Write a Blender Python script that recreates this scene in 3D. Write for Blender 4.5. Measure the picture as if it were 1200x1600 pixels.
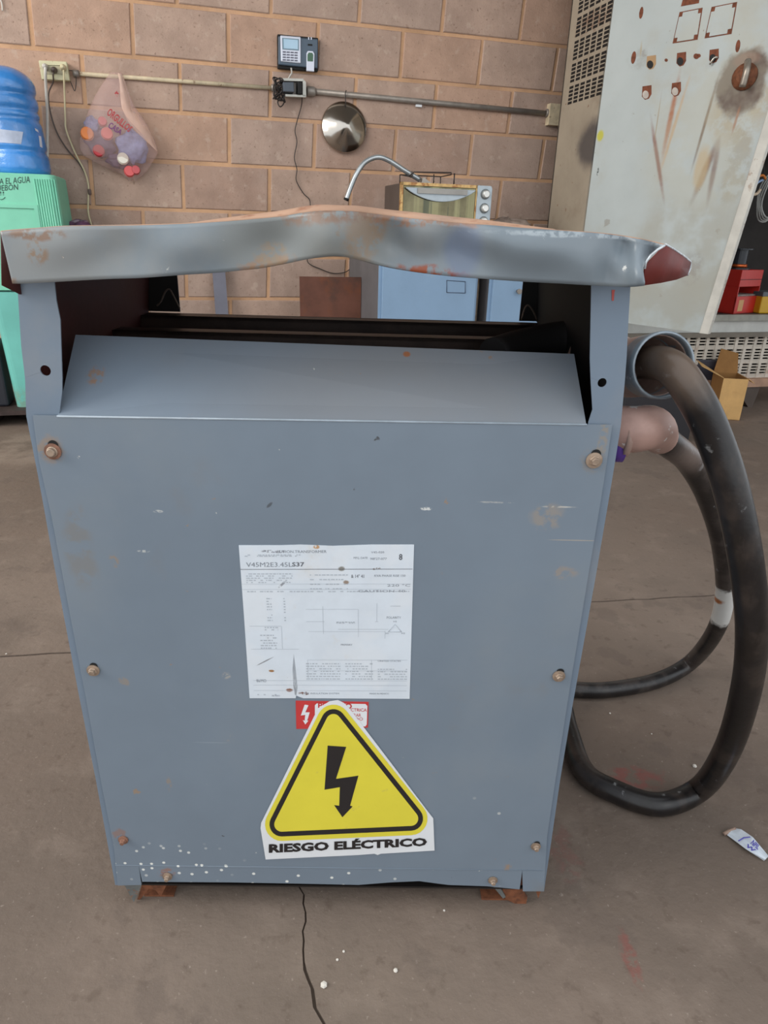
import bpy, bmesh, math, random
from mathutils import Vector, Matrix
random.seed(7)
for o in list(bpy.data.objects): bpy.data.objects.remove(o)
SC = bpy.context.scene; COL = SC.collection
# ------------------------------------------------------------------ camera
CH = .85                       # height of the lens above the floor
FPX, PIT, ROLL = 1057.57, .394835, .029227
_cp, _sp = math.cos(PIT), math.sin(PIT)
FW = Vector((0, _cp, -_sp)); _up = Vector((0, _sp, _cp)); _rt = Vector((1, 0, 0))
RT = _rt*math.cos(ROLL) + _up*math.sin(ROLL); UP = -_rt*math.sin(ROLL) + _up*math.cos(ROLL)
CAM = Vector((0, 0, CH))
cd = bpy.data.cameras.new('camera'); co = bpy.data.objects.new('camera', cd); COL.objects.link(co)
cd.sensor_fit = 'VERTICAL'; cd.sensor_height = 36; cd.lens = 36*FPX/1600; cd.clip_start = .02
m = Matrix.Identity(4)
for i, v in enumerate((RT, UP, -FW)):
    for j in range(3): m[j][i] = v[j]
m.translation = CAM; co.matrix_world = m; SC.camera = co
# ------------------------------------------------------------------ daylight
SC.view_settings.view_transform = 'Standard'; SC.view_settings.look = 'None'
SC.view_settings.gamma = 1; SC.view_settings.use_curve_mapping = False
SC.view_settings.exposure = 0.22
W = bpy.data.worlds.new('sky'); SC.world = W; W.use_nodes = True
bg = W.node_tree.nodes['Background']; bg.inputs[0].default_value = (.90, .95, 1, 1); bg.inputs[1].default_value = 1.12
def area(name, loc, aim, sx, sy, power, col):
    l = bpy.data.lights.new(name, 'AREA'); l.shape = 'RECTANGLE'; l.size = sx; l.size_y = sy; l.energy = power; l.color = col
    o = bpy.data.objects.new(name, l); COL.objects.link(o); o.location = loc
    o.rotation_euler = (Vector(aim)-Vector(loc)).to_track_quat('-Z', 'Y').to_euler()
area('left_daylight_area', (-3.6, .3, 2.7), (.9, 3.6, 1.2), 3.0, 2.0, 110, (1, .95, .88))  # added area light for daylight from the left; no gate is modelled
area('right_rear_fill', (3.2, -2.4, 2.6), (0, 1.0, .6), 2.0, 1.6, 12, (1, .97, .93))  # weak fill added behind at right; no opening is modelled there

# ------------------------------------------------------------------ helpers
def ray(px, py): return FW + RT*((px-600)/FPX) + UP*((800-py)/FPX)
class Fr:
    """a local frame: origin + turn about z; turns pixels into points of real planes"""
    def __init__(s, o, yaw=0): s.o = Vector(o); s.yaw = yaw; s.R = Matrix.Rotation(yaw, 3, 'Z'); s.Ri = s.R.transposed()
    def _h(s, px, py, ax, c):
        p = s.Ri@(CAM-s.o); d = s.Ri@ray(px, py); return p + d*((c-p[ax])/d[ax])
    def Y(s, px, py, c=0.): return s._h(px, py, 1, c)
    def Z(s, px, py, c=0.): return s._h(px, py, 2, c)
    def X(s, px, py, c=0.): return s._h(px, py, 0, c)
    def w(s, p): return s.o + s.R@Vector(p)
    def l(s, p): return s.Ri@(Vector(p)-s.o)
    def sub(s, p): return Fr(s.w(p), s.yaw)
def thing(name, label, cat, fr, group=None, kind=None):
    o = bpy.data.objects.new(name, None); COL.objects.link(o); o.empty_display_size = .05
    o.location = fr.o; o.rotation_euler = (0, 0, fr.yaw)
    if label: o['label'] = label
    if cat: o['category'] = cat
    if group: o['group'] = group
    if kind: o['kind'] = kind
    return o
def tag(o, label, cat, group=None, kind=None):
    o['label'] = label; o['category'] = cat
    if group: o['group'] = group
    if kind: o['kind'] = kind
    return o
class MB:
    def __init__(s): s.b = bmesh.new()
    def face(s, pts, smooth=False):
        f = s.b.faces.new([s.b.verts.new(p) for p in pts]); f.smooth = smooth; return f
    def box(s, a, b):
        a = Vector(a); b = Vector(b)
        v = [s.b.verts.new((x, y, z)) for x in (a.x, b.x) for y in (a.y, b.y) for z in (a.z, b.z)]
        for q in ((0,1,3,2),(4,6,7,5),(0,4,5,1),(2,3,7,6),(0,2,6,4),(1,5,7,3)): s.b.faces.new([v[i] for i in q])
        return s
    def loft(s, rings, cap=True, closed=True, smooth=False):
        R = [[s.b.verts.new(p) for p in r] for r in rings]
        n = len(R[0])
        for a, b in zip(R, R[1:]):
            for i in range(n if closed else n-1):
                f = s.b.faces.new((a[i], a[(i+1) % n], b[(i+1) % n], b[i])); f.smooth = smooth
        if cap:
            s.b.faces.new(R[0][::-1]); s.b.faces.new(R[-1])
        return s
    def prism(s, pts, off):
        off = Vector(off); return s.loft([[Vector(p) for p in pts], [Vector(p)+off for p in pts]])
    def tube(s, path, r, n=10, cap=True, sub=0):
        P = [Vector(p) for p in path]
        rr = list(r) if isinstance(r, (list, tuple)) else [r]*len(P)
        if sub:
            Q = []; q = []
            for i in range(len(P)-1):
                a = P[max(i-1, 0)]; b = P[i]; c = P[i+1]; d = P[min(i+2, len(P)-1)]
                for k in range(sub):
                    t = k/sub
                    Q.append(.5*((2*b)+(c-a)*t+(2*a-5*b+4*c-d)*t*t+(3*b-a-3*c+d)*t**3)); q.append(rr[i]*(1-t)+rr[i+1]*t)
            Q.append(P[-1]); q.append(rr[-1]); P, rr = Q, q
        rings = []; up = None
        for i, p in enumerate(P):
            t = (P[min(i+1, len(P)-1)]-P[max(i-1, 0)]).normalized()
            if up is None:
                up = t.orthogonal().normalized()
            up = (up - t*up.dot(t)).normalized(); sd = t.cross(up)
            rings.append([p+(up*math.cos(2*math.pi*k/n)+sd*math.sin(2*math.pi*k/n))*rr[i] for k in range(n)])
        return s.loft(rings, cap=cap, smooth=True)
    def lathe(s, c, axis, prof, n=24, smooth=True, cap=True):
        """prof: list of (radius, distance along axis)"""
        axis = Vector(axis).normalized(); u = axis.orthogonal().normalized(); v = axis.cross(u); c = Vector(c)
        return s.loft([[c+axis*h+(u*math.cos(2*math.pi*k/n)+v*math.sin(2*math.pi*k/n))*max(r, 1e-5) for k in range(n)] for r, h in prof], cap=cap, smooth=smooth)
    def grid(s, P, smooth=True):
        V = [[s.b.verts.new(p) for p in r] for r in P]
        for a, b in zip(V, V[1:]):
            for i in range(len(a)-1):
                f = s.b.faces.new((a[i], a[i+1], b[i+1], b[i])); f.smooth = smooth
        return s
    def text(s, txt, mapf, x0=0, y0=0, x1=1, y1=1, bold=0):
        cu = bpy.data.curves.new('t', 'FONT'); cu.body = txt; cu.resolution_u = 2; cu.offset = bold; cu.align_x = 'LEFT'
        ob = bpy.data.objects.new('t', cu); COL.objects.link(ob)
        dg = bpy.context.evaluated_depsgraph_get(); me = bpy.data.meshes.new_from_object(ob.evaluated_get(dg))
        xs = [v.co.x for v in me.vertices]; ys = [v.co.y for v in me.vertices]
        ax, bx, ay, by = min(xs), max(xs), min(ys), max(ys)
        V = [s.b.verts.new(mapf(x0+(v.co.x-ax)/(bx-ax)*(x1-x0), y0+(v.co.y-ay)/max(by-ay, 1e-6)*(y1-y0))) for v in me.vertices]
        for p in me.polygons:
            try: s.b.faces.new([V[i] for i in p.vertices])
            except ValueError: pass
        bpy.data.objects.remove(ob); bpy.data.curves.remove(cu); bpy.data.meshes.remove(me)
        return s
    def build(s, name, mat, parent=None, label=None, fr=None, bevel=0, solid=0, tri=True, kind=None, flip=None):
        if tri:
            s.b.normal_update(); big = [f for f in s.b.faces if len(f.verts) > 4]
            if big: bmesh.ops.triangulate(s.b, faces=big)
        bmesh.ops.recalc_face_normals(s.b, faces=s.b.faces[:])
        me = bpy.data.meshes.new(name); s.b.to_mesh(me); s.b.free()
        o = bpy.data.objects.new(name, me); COL.objects.link(o)
        if mat: me.materials.append(mat)
        if parent: o.parent = parent
        if fr: o.location = fr.o; o.rotation_euler = (0, 0, fr.yaw)
        if label: o['label'] = label
        if kind: o['kind'] = kind
        if solid:
            md = o.modifiers.new('thickness', 'SOLIDIFY'); md.thickness = solid; md.offset = 0
        if bevel:
            md = o.modifiers.new('bevel', 'BEVEL'); md.width = bevel; md.segments = 2; md.limit_method = 'ANGLE'; md.angle_limit = .6
        return o
def quadmap(fr, q, c, off=0):
    """unit square -> quad given by its pixel corners bl, br, tr, tl on the plane y=c of a frame"""
    bl, br, tr, tl = [Vector(p) for p in q]
    def f(u, v):
        p = (bl*(1-u)+br*u)*(1-v)+(tl*(1-u)+tr*u)*v
        return fr.Y(p.x, p.y, c)
    return f
def px(fr, pts, c): return [fr.Y(x, y, c) for x, y in pts]

def lin(c): return tuple((v/255/12.92 if v/255 <= .04045 else ((v/255+.055)/1.055)**2.4) for v in c)+(1,)
def mk(name, col, rough=.6, metal=0., vary=.12, vscale=6, layers=(), bump=(40, .1), spec=.5, alpha=None, trans=0, coat=0, ior=None):
    M = bpy.data.materials.new(name); M.use_nodes = True; nt = M.node_tree; N = nt.nodes; L = nt.links
    B = N['Principled BSDF']; B.inputs['Roughness'].default_value = rough; B.inputs['Metallic'].default_value = metal
    B.inputs['Specular IOR Level'].default_value = spec; B.inputs['Coat Weight'].default_value = coat
    if trans: B.inputs['Transmission Weight'].default_value = trans
    if ior: B.inputs['IOR'].default_value = ior
    if alpha is not None: B.inputs['Alpha'].default_value = alpha
    tc = N.new('ShaderNodeTexCoord')
    def noise(scale, detail=5, rgh=.6, vec=None):
        n = N.new('ShaderNodeTexNoise'); n.inputs['Scale'].default_value = scale; n.inputs['Detail'].default_value = detail; n.inputs['Roughness'].default_value = rgh
        L.new(vec or tc.outputs['Object'], n.inputs['Vector']); return n.outputs['Fac']
    def ramp(src, lo, hi):
        r = N.new('ShaderNodeMapRange'); r.interpolation_type = 'SMOOTHSTEP'; r.inputs['From Min'].default_value = lo; r.inputs['From Max'].default_value = hi
        L.new(src, r.inputs['Value']); return r.outputs['Result']
    def math2(op, a, b):
        q = N.new('ShaderNodeMath'); q.operation = op
        for i, v in enumerate((a, b)):
            if isinstance(v, (int, float)): q.inputs[i].default_value = v
            else: L.new(v, q.inputs[i])
        return q.outputs[0]
    def vm(op, a, b=None):
        q = N.new('ShaderNodeVectorMath'); q.operation = op; L.new(a, q.inputs[0])
        if b is not None: q.inputs[1].default_value = b
        return q
    def mix(fac, a, b):
        q = N.new('ShaderNodeMix'); q.data_type = 'RGBA'
        if isinstance(fac, (int, float)): q.inputs[0].default_value = fac
        else: L.new(fac, q.inputs[0])
        for i, v in ((6, a), (7, b)):
            if isinstance(v, tuple): q.inputs[i].default_value = v
            else: L.new(v, q.inputs[i])
        return q.outputs[2]
    c0 = lin(col)
    dk = tuple(x*(1-vary) for x in c0[:3])+(1,); lt = tuple(min(1, x*(1+vary)) for x in c0[:3])+(1,)
    cur = mix(ramp(noise(vscale), .3, .7), dk, lt)
    for ly in layers:
        f = None
        if 'scale' in ly:
            vec = None
            if 'stretch' in ly: vec = vm('MULTIPLY', tc.outputs['Object'], ly['stretch']).outputs[0]
            if ly.get('vor'):
                n = N.new('ShaderNodeTexVoronoi'); n.voronoi_dimensions = '2D'; n.inputs['Scale'].default_value = ly['scale']
                sx_ = N.new('ShaderNodeSeparateXYZ'); cx_ = N.new('ShaderNodeCombineXYZ'); L.new(tc.outputs['Object'], sx_.inputs[0]); L.new(sx_.outputs[0], cx_.inputs[0]); L.new(sx_.outputs[2], cx_.inputs[1]); L.new(cx_.outputs[0], n.inputs['Vector'])
                f = ramp(n.outputs['Distance'], ly['hi'], ly['lo'])
                if 'keep' in ly:
                    s2 = N.new('ShaderNodeSeparateColor'); L.new(n.outputs['Color'], s2.inputs[0]); f = math2('MULTIPLY', f, math2('LESS_THAN', s2.outputs[0], ly['keep']))
            else:
                f = ramp(noise(ly['scale'], ly.get('detail', 6), vec=vec), ly['lo'], ly['hi'])
        if 'at' in ly:
            v = vm('SUBTRACT', tc.outputs['Object'], ly['at']).outputs[0]
            if 'rot' in ly:
                r = N.new('ShaderNodeVectorRotate'); r.rotation_type = 'AXIS_ANGLE'; r.inputs['Axis'].default_value = ly.get('axis', (0, 1, 0)); r.inputs['Angle'].default_value = ly['rot']; L.new(v, r.inputs['Vector']); v = r.outputs[0]
            rd = ly['rad']; v = vm('MULTIPLY', v, tuple(0 if q == 0 else 1/q for q in rd)).outputs[0]
            ln = N.new('ShaderNodeVectorMath'); ln.operation = 'LENGTH'; L.new(v, ln.inputs[0])
            d = ln.outputs['Value']
            if ly.get('wob', 0) >= .8: f = ramp(noise(ly.get('wscale', 30)*1.7, 4), .40, .56) if f is None else f
            if ly.get('wob'): d = math2('ADD', d, math2('MULTIPLY', math2('SUBTRACT', noise(ly.get('wscale', 30)), .5), ly['wob']))
            g = ramp(d, 1.0, ly.get('soft', .5)); f = g if f is None else math2('MULTIPLY', f, g)
        f = math2('MULTIPLY', f, ly.get('amt', 1.)); cur = mix(f, cur, lin(ly['col']))
    L.new(cur, B.inputs['Base Color'])
    if bump:
        bn = N.new('ShaderNodeBump'); bn.inputs['Strength'].default_value = bump[1]; bn.inputs['Distance'].default_value = bump[2] if len(bump) > 2 else .005
        L.new(noise(bump[0], 8), bn.inputs['Height']); L.new(bn.outputs[0], B.inputs['Normal'])
    return M
def plain(name, col, rough=.5, metal=0., **k): return mk(name, col, rough, metal, vary=k.pop('vary', .06), bump=k.pop('bump', None), **k)

# frames
BX = Fr((0, .640, 0), .020443)                       # transformer: front sheet is y=0
WYAW = .271051; WO = Vector((-.74378, 3.55172, 0))
WF = Fr(WO, WYAW)                                    # back wall: face is y=0, x runs along it

RUST = (118, 66, 38); DUST = (140, 112, 92)
# ------------------------------------------------------------------ floor
def P(px_, py_): return Fr((0, 0, 0)).Z(px_, py_, 0)
spx = lambda x, y: tuple(P(x, y))
mfloor = mk('floor_concrete', (124, 110, 99), .8, vary=.20, vscale=2.2, bump=(60, .35, .006), spec=.25, layers=[
    dict(scale=1.1, lo=.42, hi=.66, col=(104, 88, 77), amt=.6), dict(scale=9, lo=.5, hi=.68, col=(142, 127, 115), amt=.4),
    dict(scale=38, lo=.56, hi=.70, col=(98, 84, 74), amt=.5), dict(scale=150, lo=.62, hi=.72, col=(172, 158, 146), amt=.45),
    dict(scale=5, lo=.57, hi=.62, col=(104, 92, 84), amt=.4),
    dict(at=spx(995, 1215), rad=(.055, .035, 1), wob=1.6, wscale=25, col=(150, 78, 74), amt=.5),
    dict(at=spx(985, 1500), rad=(.012, .05, 1), wob=1.8, wscale=35, col=(140, 76, 70), amt=.5),
    dict(at=spx(880, 1330), rad=(.03, .06, 1), wob=1.8, wscale=30, col=(130, 84, 78), amt=.35),
    dict(at=spx(25, 700), rad=(.5, .25, 1), wob=1.0, wscale=3, col=(168, 152, 138), amt=.35)])
mjoint = mk('floor_joint', (92, 78, 68), .95)
fl = MB().box((-5, -3.2, -.12), (6, 5.2, -.004)).build('floor', mjoint, kind='structure')
def jag(pts, amp, step=.03, seed=1):
    r = random.Random(seed); out = []
    for a, b in zip(pts, pts[1:]):
        a = Vector(a); b = Vector(b); n = max(1, int((b-a).length/step)); t = (b-a).normalized() if (b-a).length else Vector((1, 0, 0)); s = Vector((-t.y, t.x, 0))
        for k in range(n): out.append(a.lerp(b, k/n)+s*r.uniform(-amp, amp))
    out.append(Vector(pts[-1])); return out
jl = [Vector((-5, P(0, 1026).y+.25, 0)), P(0, 1026), P(118, 1019), P(500, 985), P(895, 942), P(1190, 926), Vector((6, P(1190, 926).y-.05, 0))]
J = jag(jl, .0025, .04, 3)
def slab(lo, hi, name='slab'):
    b = MB(); b.prism([Vector((v.x, v.y, 0)) for v in lo+hi[::-1]], (0, 0, -.02)); return b.build(name, mfloor, fl)
slab([v+Vector((0, .003, 0)) for v in J], [Vector((-5, 5.2, 0)), Vector((6, 5.2, 0))])
ck = [P(455, 1255), P(462, 1330), P(470, 1385), P(474, 1440), P(478, 1500), P(487, 1545), P(497, 1572), P(505, 1600)]
ck = [Vector((ck[0].x-.02, 1.12, 0))] + ck + [Vector((ck[-1].x+.03, -.2, 0)), Vector((ck[-1].x+.02, -3.2, 0))]
C = jag(ck, .004, .012, 5)
wid = lambda v: (.0022 if v.y < .56 else .0012) if v.y < .68 else .0003
# near slabs, split by the crack
jn = [v-Vector((0, .003, 0)) for v in J]
xc = C[0].x
L_ = [v for v in jn if v.x < xc-.01]; R_ = [v for v in jn if v.x > xc+.01]
topy = (L_[-1].y+R_[0].y)/2
C[0] = Vector((xc, topy, 0))
def poly(pts, name='slab'): MB().prism([Vector((v.x, v.y, 0)) for v in pts], (0, 0, -.02)).build(name, mfloor, fl)
poly(L_ + [v+Vector((-wid(v), 0, 0)) for v in C] + [Vector((-5, -3.2, 0))])
poly(R_ + [Vector((6, -3.2, 0))] + [v+Vector((wid(v), 0, 0)) for v in C[::-1]])
mspeck = plain('white_grit', (215, 208, 198), .9)
for i, (x, y, s) in enumerate([(618, 1517, .003), (537, 1487, .0018), (527, 1500, .0018), (694, 1423, .0017), (506, 1540, .0045), (1085, 1198, .004), (1018, 1147, .0015), (953, 1115, .002), (10, 1022, .002)]):
    p = P(x, y); b = MB(); b.lathe((0, 0, 0), (0, 0, 1), [(.3*s, 0), (s, .3*s), (.8*s, .8*s), (.2*s, s)], n=6, smooth=False)
    o = b.build('pebble', mspeck, fr=Fr(p, i)); 
    lab = ['largest white speck of grit on the floor below the yellow sticker', 'upper white grain of the two right of the floor crack', 'lower white grain of the two right of the floor crack', 'white grain of grit on the floor under the box bolt at right of centre',
           'small stone lying in the floor crack near the picture bottom', 'pale stone on the floor inside the loop of the thick cable', 'tiny pale grain just under the thinner cable loop', 'small pale chip on the floor beside the right edge of the transformer', 'tiny white grain beside the floor joint at the left picture edge']
    tag(o, lab[i], 'pebble', 'grit on the floor')

# ------------------------------------------------------------------ back wall of concrete blocks
mblock = [mk('block_%d' % i, c, .9, vary=.12, vscale=7, bump=(120, .45, .004), spec=.2, layers=[
    dict(scale=3, lo=.45, hi=.7, col=c2, amt=.5), dict(scale=90, lo=.60, hi=.7, col=(112, 88, 74), amt=.6), dict(scale=22, lo=.56, hi=.68, col=(204, 184, 168), amt=.35), dict(scale=30, lo=.60, hi=.72, col=(140, 110, 92), amt=.4)])
    for i, (c, c2) in enumerate([((182, 156, 140), (164, 138, 124)), ((174, 150, 136), (190, 166, 150)), ((186, 154, 134), (168, 138, 120)), ((172, 144, 128), (184, 164, 152))])]
mmortar = mk('mortar', (200, 160, 126), .95, vary=.16, vscale=5, bump=(90, .5, .004), spec=.15, layers=[dict(scale=2, lo=.5, hi=.7, col=(186, 152, 128), amt=.6)])
wall = MB().box((-3.0, .004, 0), (5.6, .16, 2.72)).build('wall_back', mmortar, fr=WF, kind='structure')
BL, BH, MJ = .19925, .2, .0075
zt = .8605+CH
cache = {}
for r in range(-5, 9):
    for k in range(-7, 14):
        u0 = 2*k + (r % 2); off = -.012 if r % 2 else 0
        x0 = u0*BL+off-.0097*r; x1 = x0+2*BL
        z1 = zt-r*BH; z0 = max(z1-BH, 0)
        if x0 > 5.1 or z1 < .02: continue
        rr = random.Random(r*97+k)
        g = lambda: rr.uniform(-.0016, .0016)
        sh = -.0097*(z1-z0)/BH
        b = MB(); a = MJ
        f = [(x0+sh+a+g(), z0+a+g()), (x1+sh-a+g(), z0+a+g()), (x1-a+g(), z1-a+g()), (x0+a+g(), z1-a+g())]
        cx = sum(p[0] for p in f)/4; cz = sum(p[1] for p in f)/4
        d = rr.uniform(-.002, .001)
        ins = [(p[0]+(.004 if p[0] < cx else -.004), p[1]+(.004 if p[1] < cz else -.004)) for p in f]
        b.loft([[Vector((x, .02, z)) for x, z in f], [Vector((x, d+.003, z)) for x, z in f], [Vector((x, d-.001, z)) for x, z in ins]])
        b.build('block', mblock[rr.choice([0, 0, 1, 1, 2, 3])], wall)
# roof over the shop, out of the picture, keeps the sky off the wall
mroof = plain('roof_sheet', (120, 116, 110), .7)
MB().box((-6, 1.3, 3.3), (7.5, 5.4, 3.36)).build('ceiling', mroof, kind='structure')

# ------------------------------------------------------------------ transformer
def spk(cx, cz, rx, rz, **k): return dict(at=(cx, 0, cz), rad=(rx, 0, rz), **k)
def FX(x, y, c=0): 
    p = BX.Y(x, y, c); return p.x, p.z
def at(x, y, rx, rz, **k):
    a, b = FX(x, y); return dict(at=(a, 0, b), rad=(rx, 0, rz), **k)
BLUE = (119, 131, 143)
mpanel = mk('blue_grey_paint', BLUE, .42, vary=.05, vscale=5, bump=(9, .05, .004), spec=.4, layers=[
    dict(scale=2.6, lo=.48, hi=.70, col=(140, 142, 140), amt=.30), dict(scale=7, lo=.60, hi=.74, col=(126, 120, 112), amt=.35),
    dict(scale=36, lo=.70, hi=.735, col=(152, 128, 104), amt=.8), dict(scale=70, lo=.725, hi=.75, col=(206, 204, 198), amt=.8),
    dict(scale=55, lo=.735, hi=.76, col=(60, 56, 54), amt=.8),
    at(775, 783, .022, .0012, wob=.9, wscale=90, col=(190, 188, 182), amt=.6), at(872, 790, .020, .0014, wob=.9, wscale=90, col=(205, 200, 190), amt=.7),
    at(895, 842, .035, .0008, wob=.4, wscale=90, col=(170, 160, 146), amt=.7),
    at(665, 793, .008, .0022, wob=.9, wscale=200, col=(220, 220, 216), amt=.9), at(249, 797, .006, .002, wob=.9, wscale=200, col=(200, 200, 196), amt=.7),
    at(226, 859, .008, .0016, wob=.9, wscale=200, col=(206, 206, 200), amt=.7), at(180, 872, .006, .010, wob=1, wscale=90, col=(150, 128, 104), amt=.6),
    at(128, 860, .02, .06, wob=1, wscale=30, col=(128, 122, 114), amt=.5), at(855, 805, .022, .018, wob=1, wscale=50, col=(154, 142, 128), amt=.6),
    at(880, 893, .016, .010, wob=1, wscale=50, col=(160, 140, 118), amt=.5), at(422, 787, .005, .002, rot=.8, wob=.6, wscale=150, col=(70, 70, 72), amt=.7),
    at(354, 1053, .006, .006, wob=1, wscale=120, col=(180, 172, 160), amt=.6), at(330, 1157, .026, .0005, col=(160, 172, 180), amt=.5, wob=.2), at(195, 1062, .008, .006, rot=-.7, wob=1, wscale=90, col=(150, 134, 116), amt=.6),
    at(265, 1222, .004, .014, wob=.8, wscale=60, col=(150, 132, 112), amt=.6), at(360, 1150, .004, .008, rot=-.5, wob=.8, wscale=60, col=(160, 146, 128), amt=.5),
    at(260, 1345, .12, .045, soft=.3, scale=62, vor=True, lo=.09, hi=.15, keep=.75, col=(226, 226, 220)),
    at(430, 1365, .26, .030, soft=.3, scale=50, vor=True, lo=.08, hi=.13, keep=.45, col=(226, 226, 220)),
    at(720, 1310, .12, .09, soft=.3, scale=26, vor=True, lo=.04, hi=.07, keep=.2, col=(214, 214, 208)),
    at(82, 700, .018, .018, wob=.8, wscale=70, col=(156, 130, 104), amt=.6), at(925, 718, .016, .016, wob=.8, wscale=70, col=(140, 128, 116), amt=.4),
    at(940, 690, .006, .03, wob=1.2, wscale=100, col=(150, 136, 118), amt=.6), at(262, 1360, .014, .012, wob=.8, wscale=70, col=(150, 100, 70), amt=.6),
    at(190, 1300, .014, .012, wob=.8, wscale=70, col=(150, 104, 76), amt=.5), at(792, 1352, .007, .008, wob=1, wscale=90, col=(156, 128, 100), amt=.7)])
mhood = mk('dusty_blue_paint', (122, 134, 147), .5, vary=.06, vscale=5, bump=(9, .05, .004), spec=.35, layers=[
    dict(at=(0, .0, FX(520, 650)[1]+.02), rad=(.30, 0, .075), wob=.7, wscale=6, soft=.1, col=(138, 132, 126), amt=.4),
    dict(scale=4, lo=.40, hi=.62, col=(134, 134, 134), amt=.35), dict(scale=40, lo=.68, hi=.72, col=(152, 120, 90), amt=.8),
    dict(scale=80, lo=.73, hi=.75, col=(206, 204, 198), amt=.8),
    at(128, 598, .010, .010, rot=.6, wob=1, wscale=80, col=(156, 116, 78), amt=.7), at(640, 572, .005, .003, wob=.6, wscale=100, col=(160, 100, 60), amt=.9)])
mlid = mk('lid_paint', (122, 132, 139), .36, vary=.08, vscale=5, bump=(14, .12, .005), spec=.5, layers=[
    dict(scale=5, lo=.46, hi=.64, col=(150, 146, 138), amt=.5), dict(scale=30, lo=.68, hi=.73, col=(140, 104, 76), amt=.7),
    dict(scale=60, lo=.71, hi=.74, col=(215, 214, 208), amt=.8),
    at(495, 335, .045, .012, wob=1.2, wscale=50, col=(140, 84, 50), amt=.9), at(570, 365, .022, .034, rot=-.5, wob=1.1, wscale=35, col=(150, 108, 66), amt=.75), at(545, 334, .045, .009, wob=1.2, wscale=50, col=(128, 76, 46), amt=.9),
    at(425, 414, .034, .010, rot=.2, wob=1.1, wscale=60, col=(164, 108, 60), amt=.9), at(430, 397, .016, .012, wob=1.4, wscale=70, col=(160, 122, 80), amt=.7),
    at(660, 424, .040, .008, wob=1.1, wscale=50, col=(146, 72, 40), amt=.95), at(720, 390, .02, .028, wob=.5, wscale=14, col=(104, 118, 144), amt=.6),  # blue-grey patch puts the shading of the dent into the lid colour
    at(480, 380, .10, .045, wob=.6, wscale=12, col=(132, 130, 120), amt=.5), at(80, 395, .012, .012, wob=1, wscale=80, col=(142, 114, 88), amt=.8), at(75, 366, .035, .006, wob=1, wscale=60, col=(130, 96, 70), amt=.8), at(28, 437, .012, .008, wob=1, wscale=80, col=(140, 110, 84), amt=.7),
    at(655, 345, .06, .007, wob=1.2, wscale=60, col=(150, 110, 84), amt=.8), at(890, 366, .10, .0035, wob=1.1, wscale=80, col=(190, 198, 202), amt=.45),
    at(1033, 388, .01, .008, wob=.6, wscale=100, col=(226, 232, 236), amt=.9)])
mtop = mk('dusty_lid_top', (176, 140, 116), .85, vary=.12, vscale=14, layers=[dict(scale=22, lo=.55, hi=.68, col=(138, 84, 56), amt=.7), dict(scale=5, lo=.5, hi=.7, col=(160, 150, 142), amt=.5)])
mpost = mk('post_paint', (116, 130, 145), .42, vary=.05, vscale=6, bump=(9, .05, .004), spec=.4, layers=[dict(scale=5, lo=.5, hi=.7, col=(146, 146, 146), amt=.4), dict(scale=45, lo=.69, hi=.72, col=(196, 186, 174), amt=.7)])
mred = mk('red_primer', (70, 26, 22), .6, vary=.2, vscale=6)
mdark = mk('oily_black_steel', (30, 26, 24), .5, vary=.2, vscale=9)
mrust = mk('rusty_steel', (124, 76, 50), .8, .1, vary=.3, vscale=60, bump=(200, .3, .002), layers=[dict(scale=90, lo=.5, hi=.7, col=(80, 48, 34), amt=.7)])
mbolt = mk('worn_zinc', (164, 144, 126), .5, .5, vary=.2, vscale=90, bump=None)
mboltr = mk('rusty_zinc', (136, 98, 80), .7, .2, vary=.3, vscale=90, bump=None)
mblack = plain('flat_black', (16, 15, 15), .7)

tr = thing('transformer', 'large grey-blue steel electrical transformer with dented lid and yellow warning sticker', 'transformer', BX)
# front sheet
pan = [(51, 649), (957, 664), (944, 752), (917, 915), (893, 1060), (868, 1220), (855, 1308), (850, 1393), (817, 1393), (816, 1362), (812, 1390), (760, 1385), (700, 1383),
       (655, 1377), (610, 1379), (560, 1383), (470, 1381), (360, 1379), (222, 1378), (217, 1355), (221, 1383), (184, 1384), (178, 1325), (159, 1228), (133, 1085), (106, 943), (80, 805), (61, 722)]
b = MB(); b.prism(px(BX, pan, -.0035), (0, .0015, 0)); b.build('front_panel', mpanel, tr, bevel=.0004)
# bottom flange fold line, a raised bead across the sheet
b = MB(); q = px(BX, [(178, 1352), (855, 1360)], -.0037); b.tube([q[0]+Vector((.002, 0, 0)), q[1]-Vector((.006, 0, 0))], .0005, 6); b.build('fold_line', mpanel, tr)
# corner posts with their holes
def holed(outer, hole, r, c, split_i):
    """polygon with a round hole reached through a hairline cut from vertex split_i"""
    o = px(BX, outer, c); h = BX.Y(hole[0], hole[1], c); s = o[split_i]; d = (s-h).normalized(); a0 = math.atan2(d.z, d.x)
    loop = [h+Vector((math.cos(a0-2*math.pi*k/16), 0, math.sin(a0-2*math.pi*k/16)))*r for k in range(17)]
    e = Vector((-d.z, 0, d.x))*.00004
    loop[0] = loop[0]-e; loop[-1] = loop[-1]+e
    return o[:split_i] + [s-e] + loop + [s+e] + o[split_i+1:]
lp = [(25, 380), (27, 445), (33, 540), (39, 590), (41, 650), (62, 757), (84, 880), (122, 1080), (150, 1220), (180, 1383), (212, 1383), (190, 1250), (150, 1080), (112, 880), (92, 652), (97, 612), (97, 590), (94, 500), (88, 470), (85, 443), (84, 380)]
rp = [(926, 380), (924, 447), (923, 500), (922, 560), (923, 590), (926, 640), (919, 662), (900, 880), (860, 1100), (820, 1383), (850, 1393), (875, 1220), (895, 1100), (931, 900), (955, 758), (961, 722), (970, 665), (976, 600), (979, 560), (982, 500), (985, 450), (987, 380)]
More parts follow.
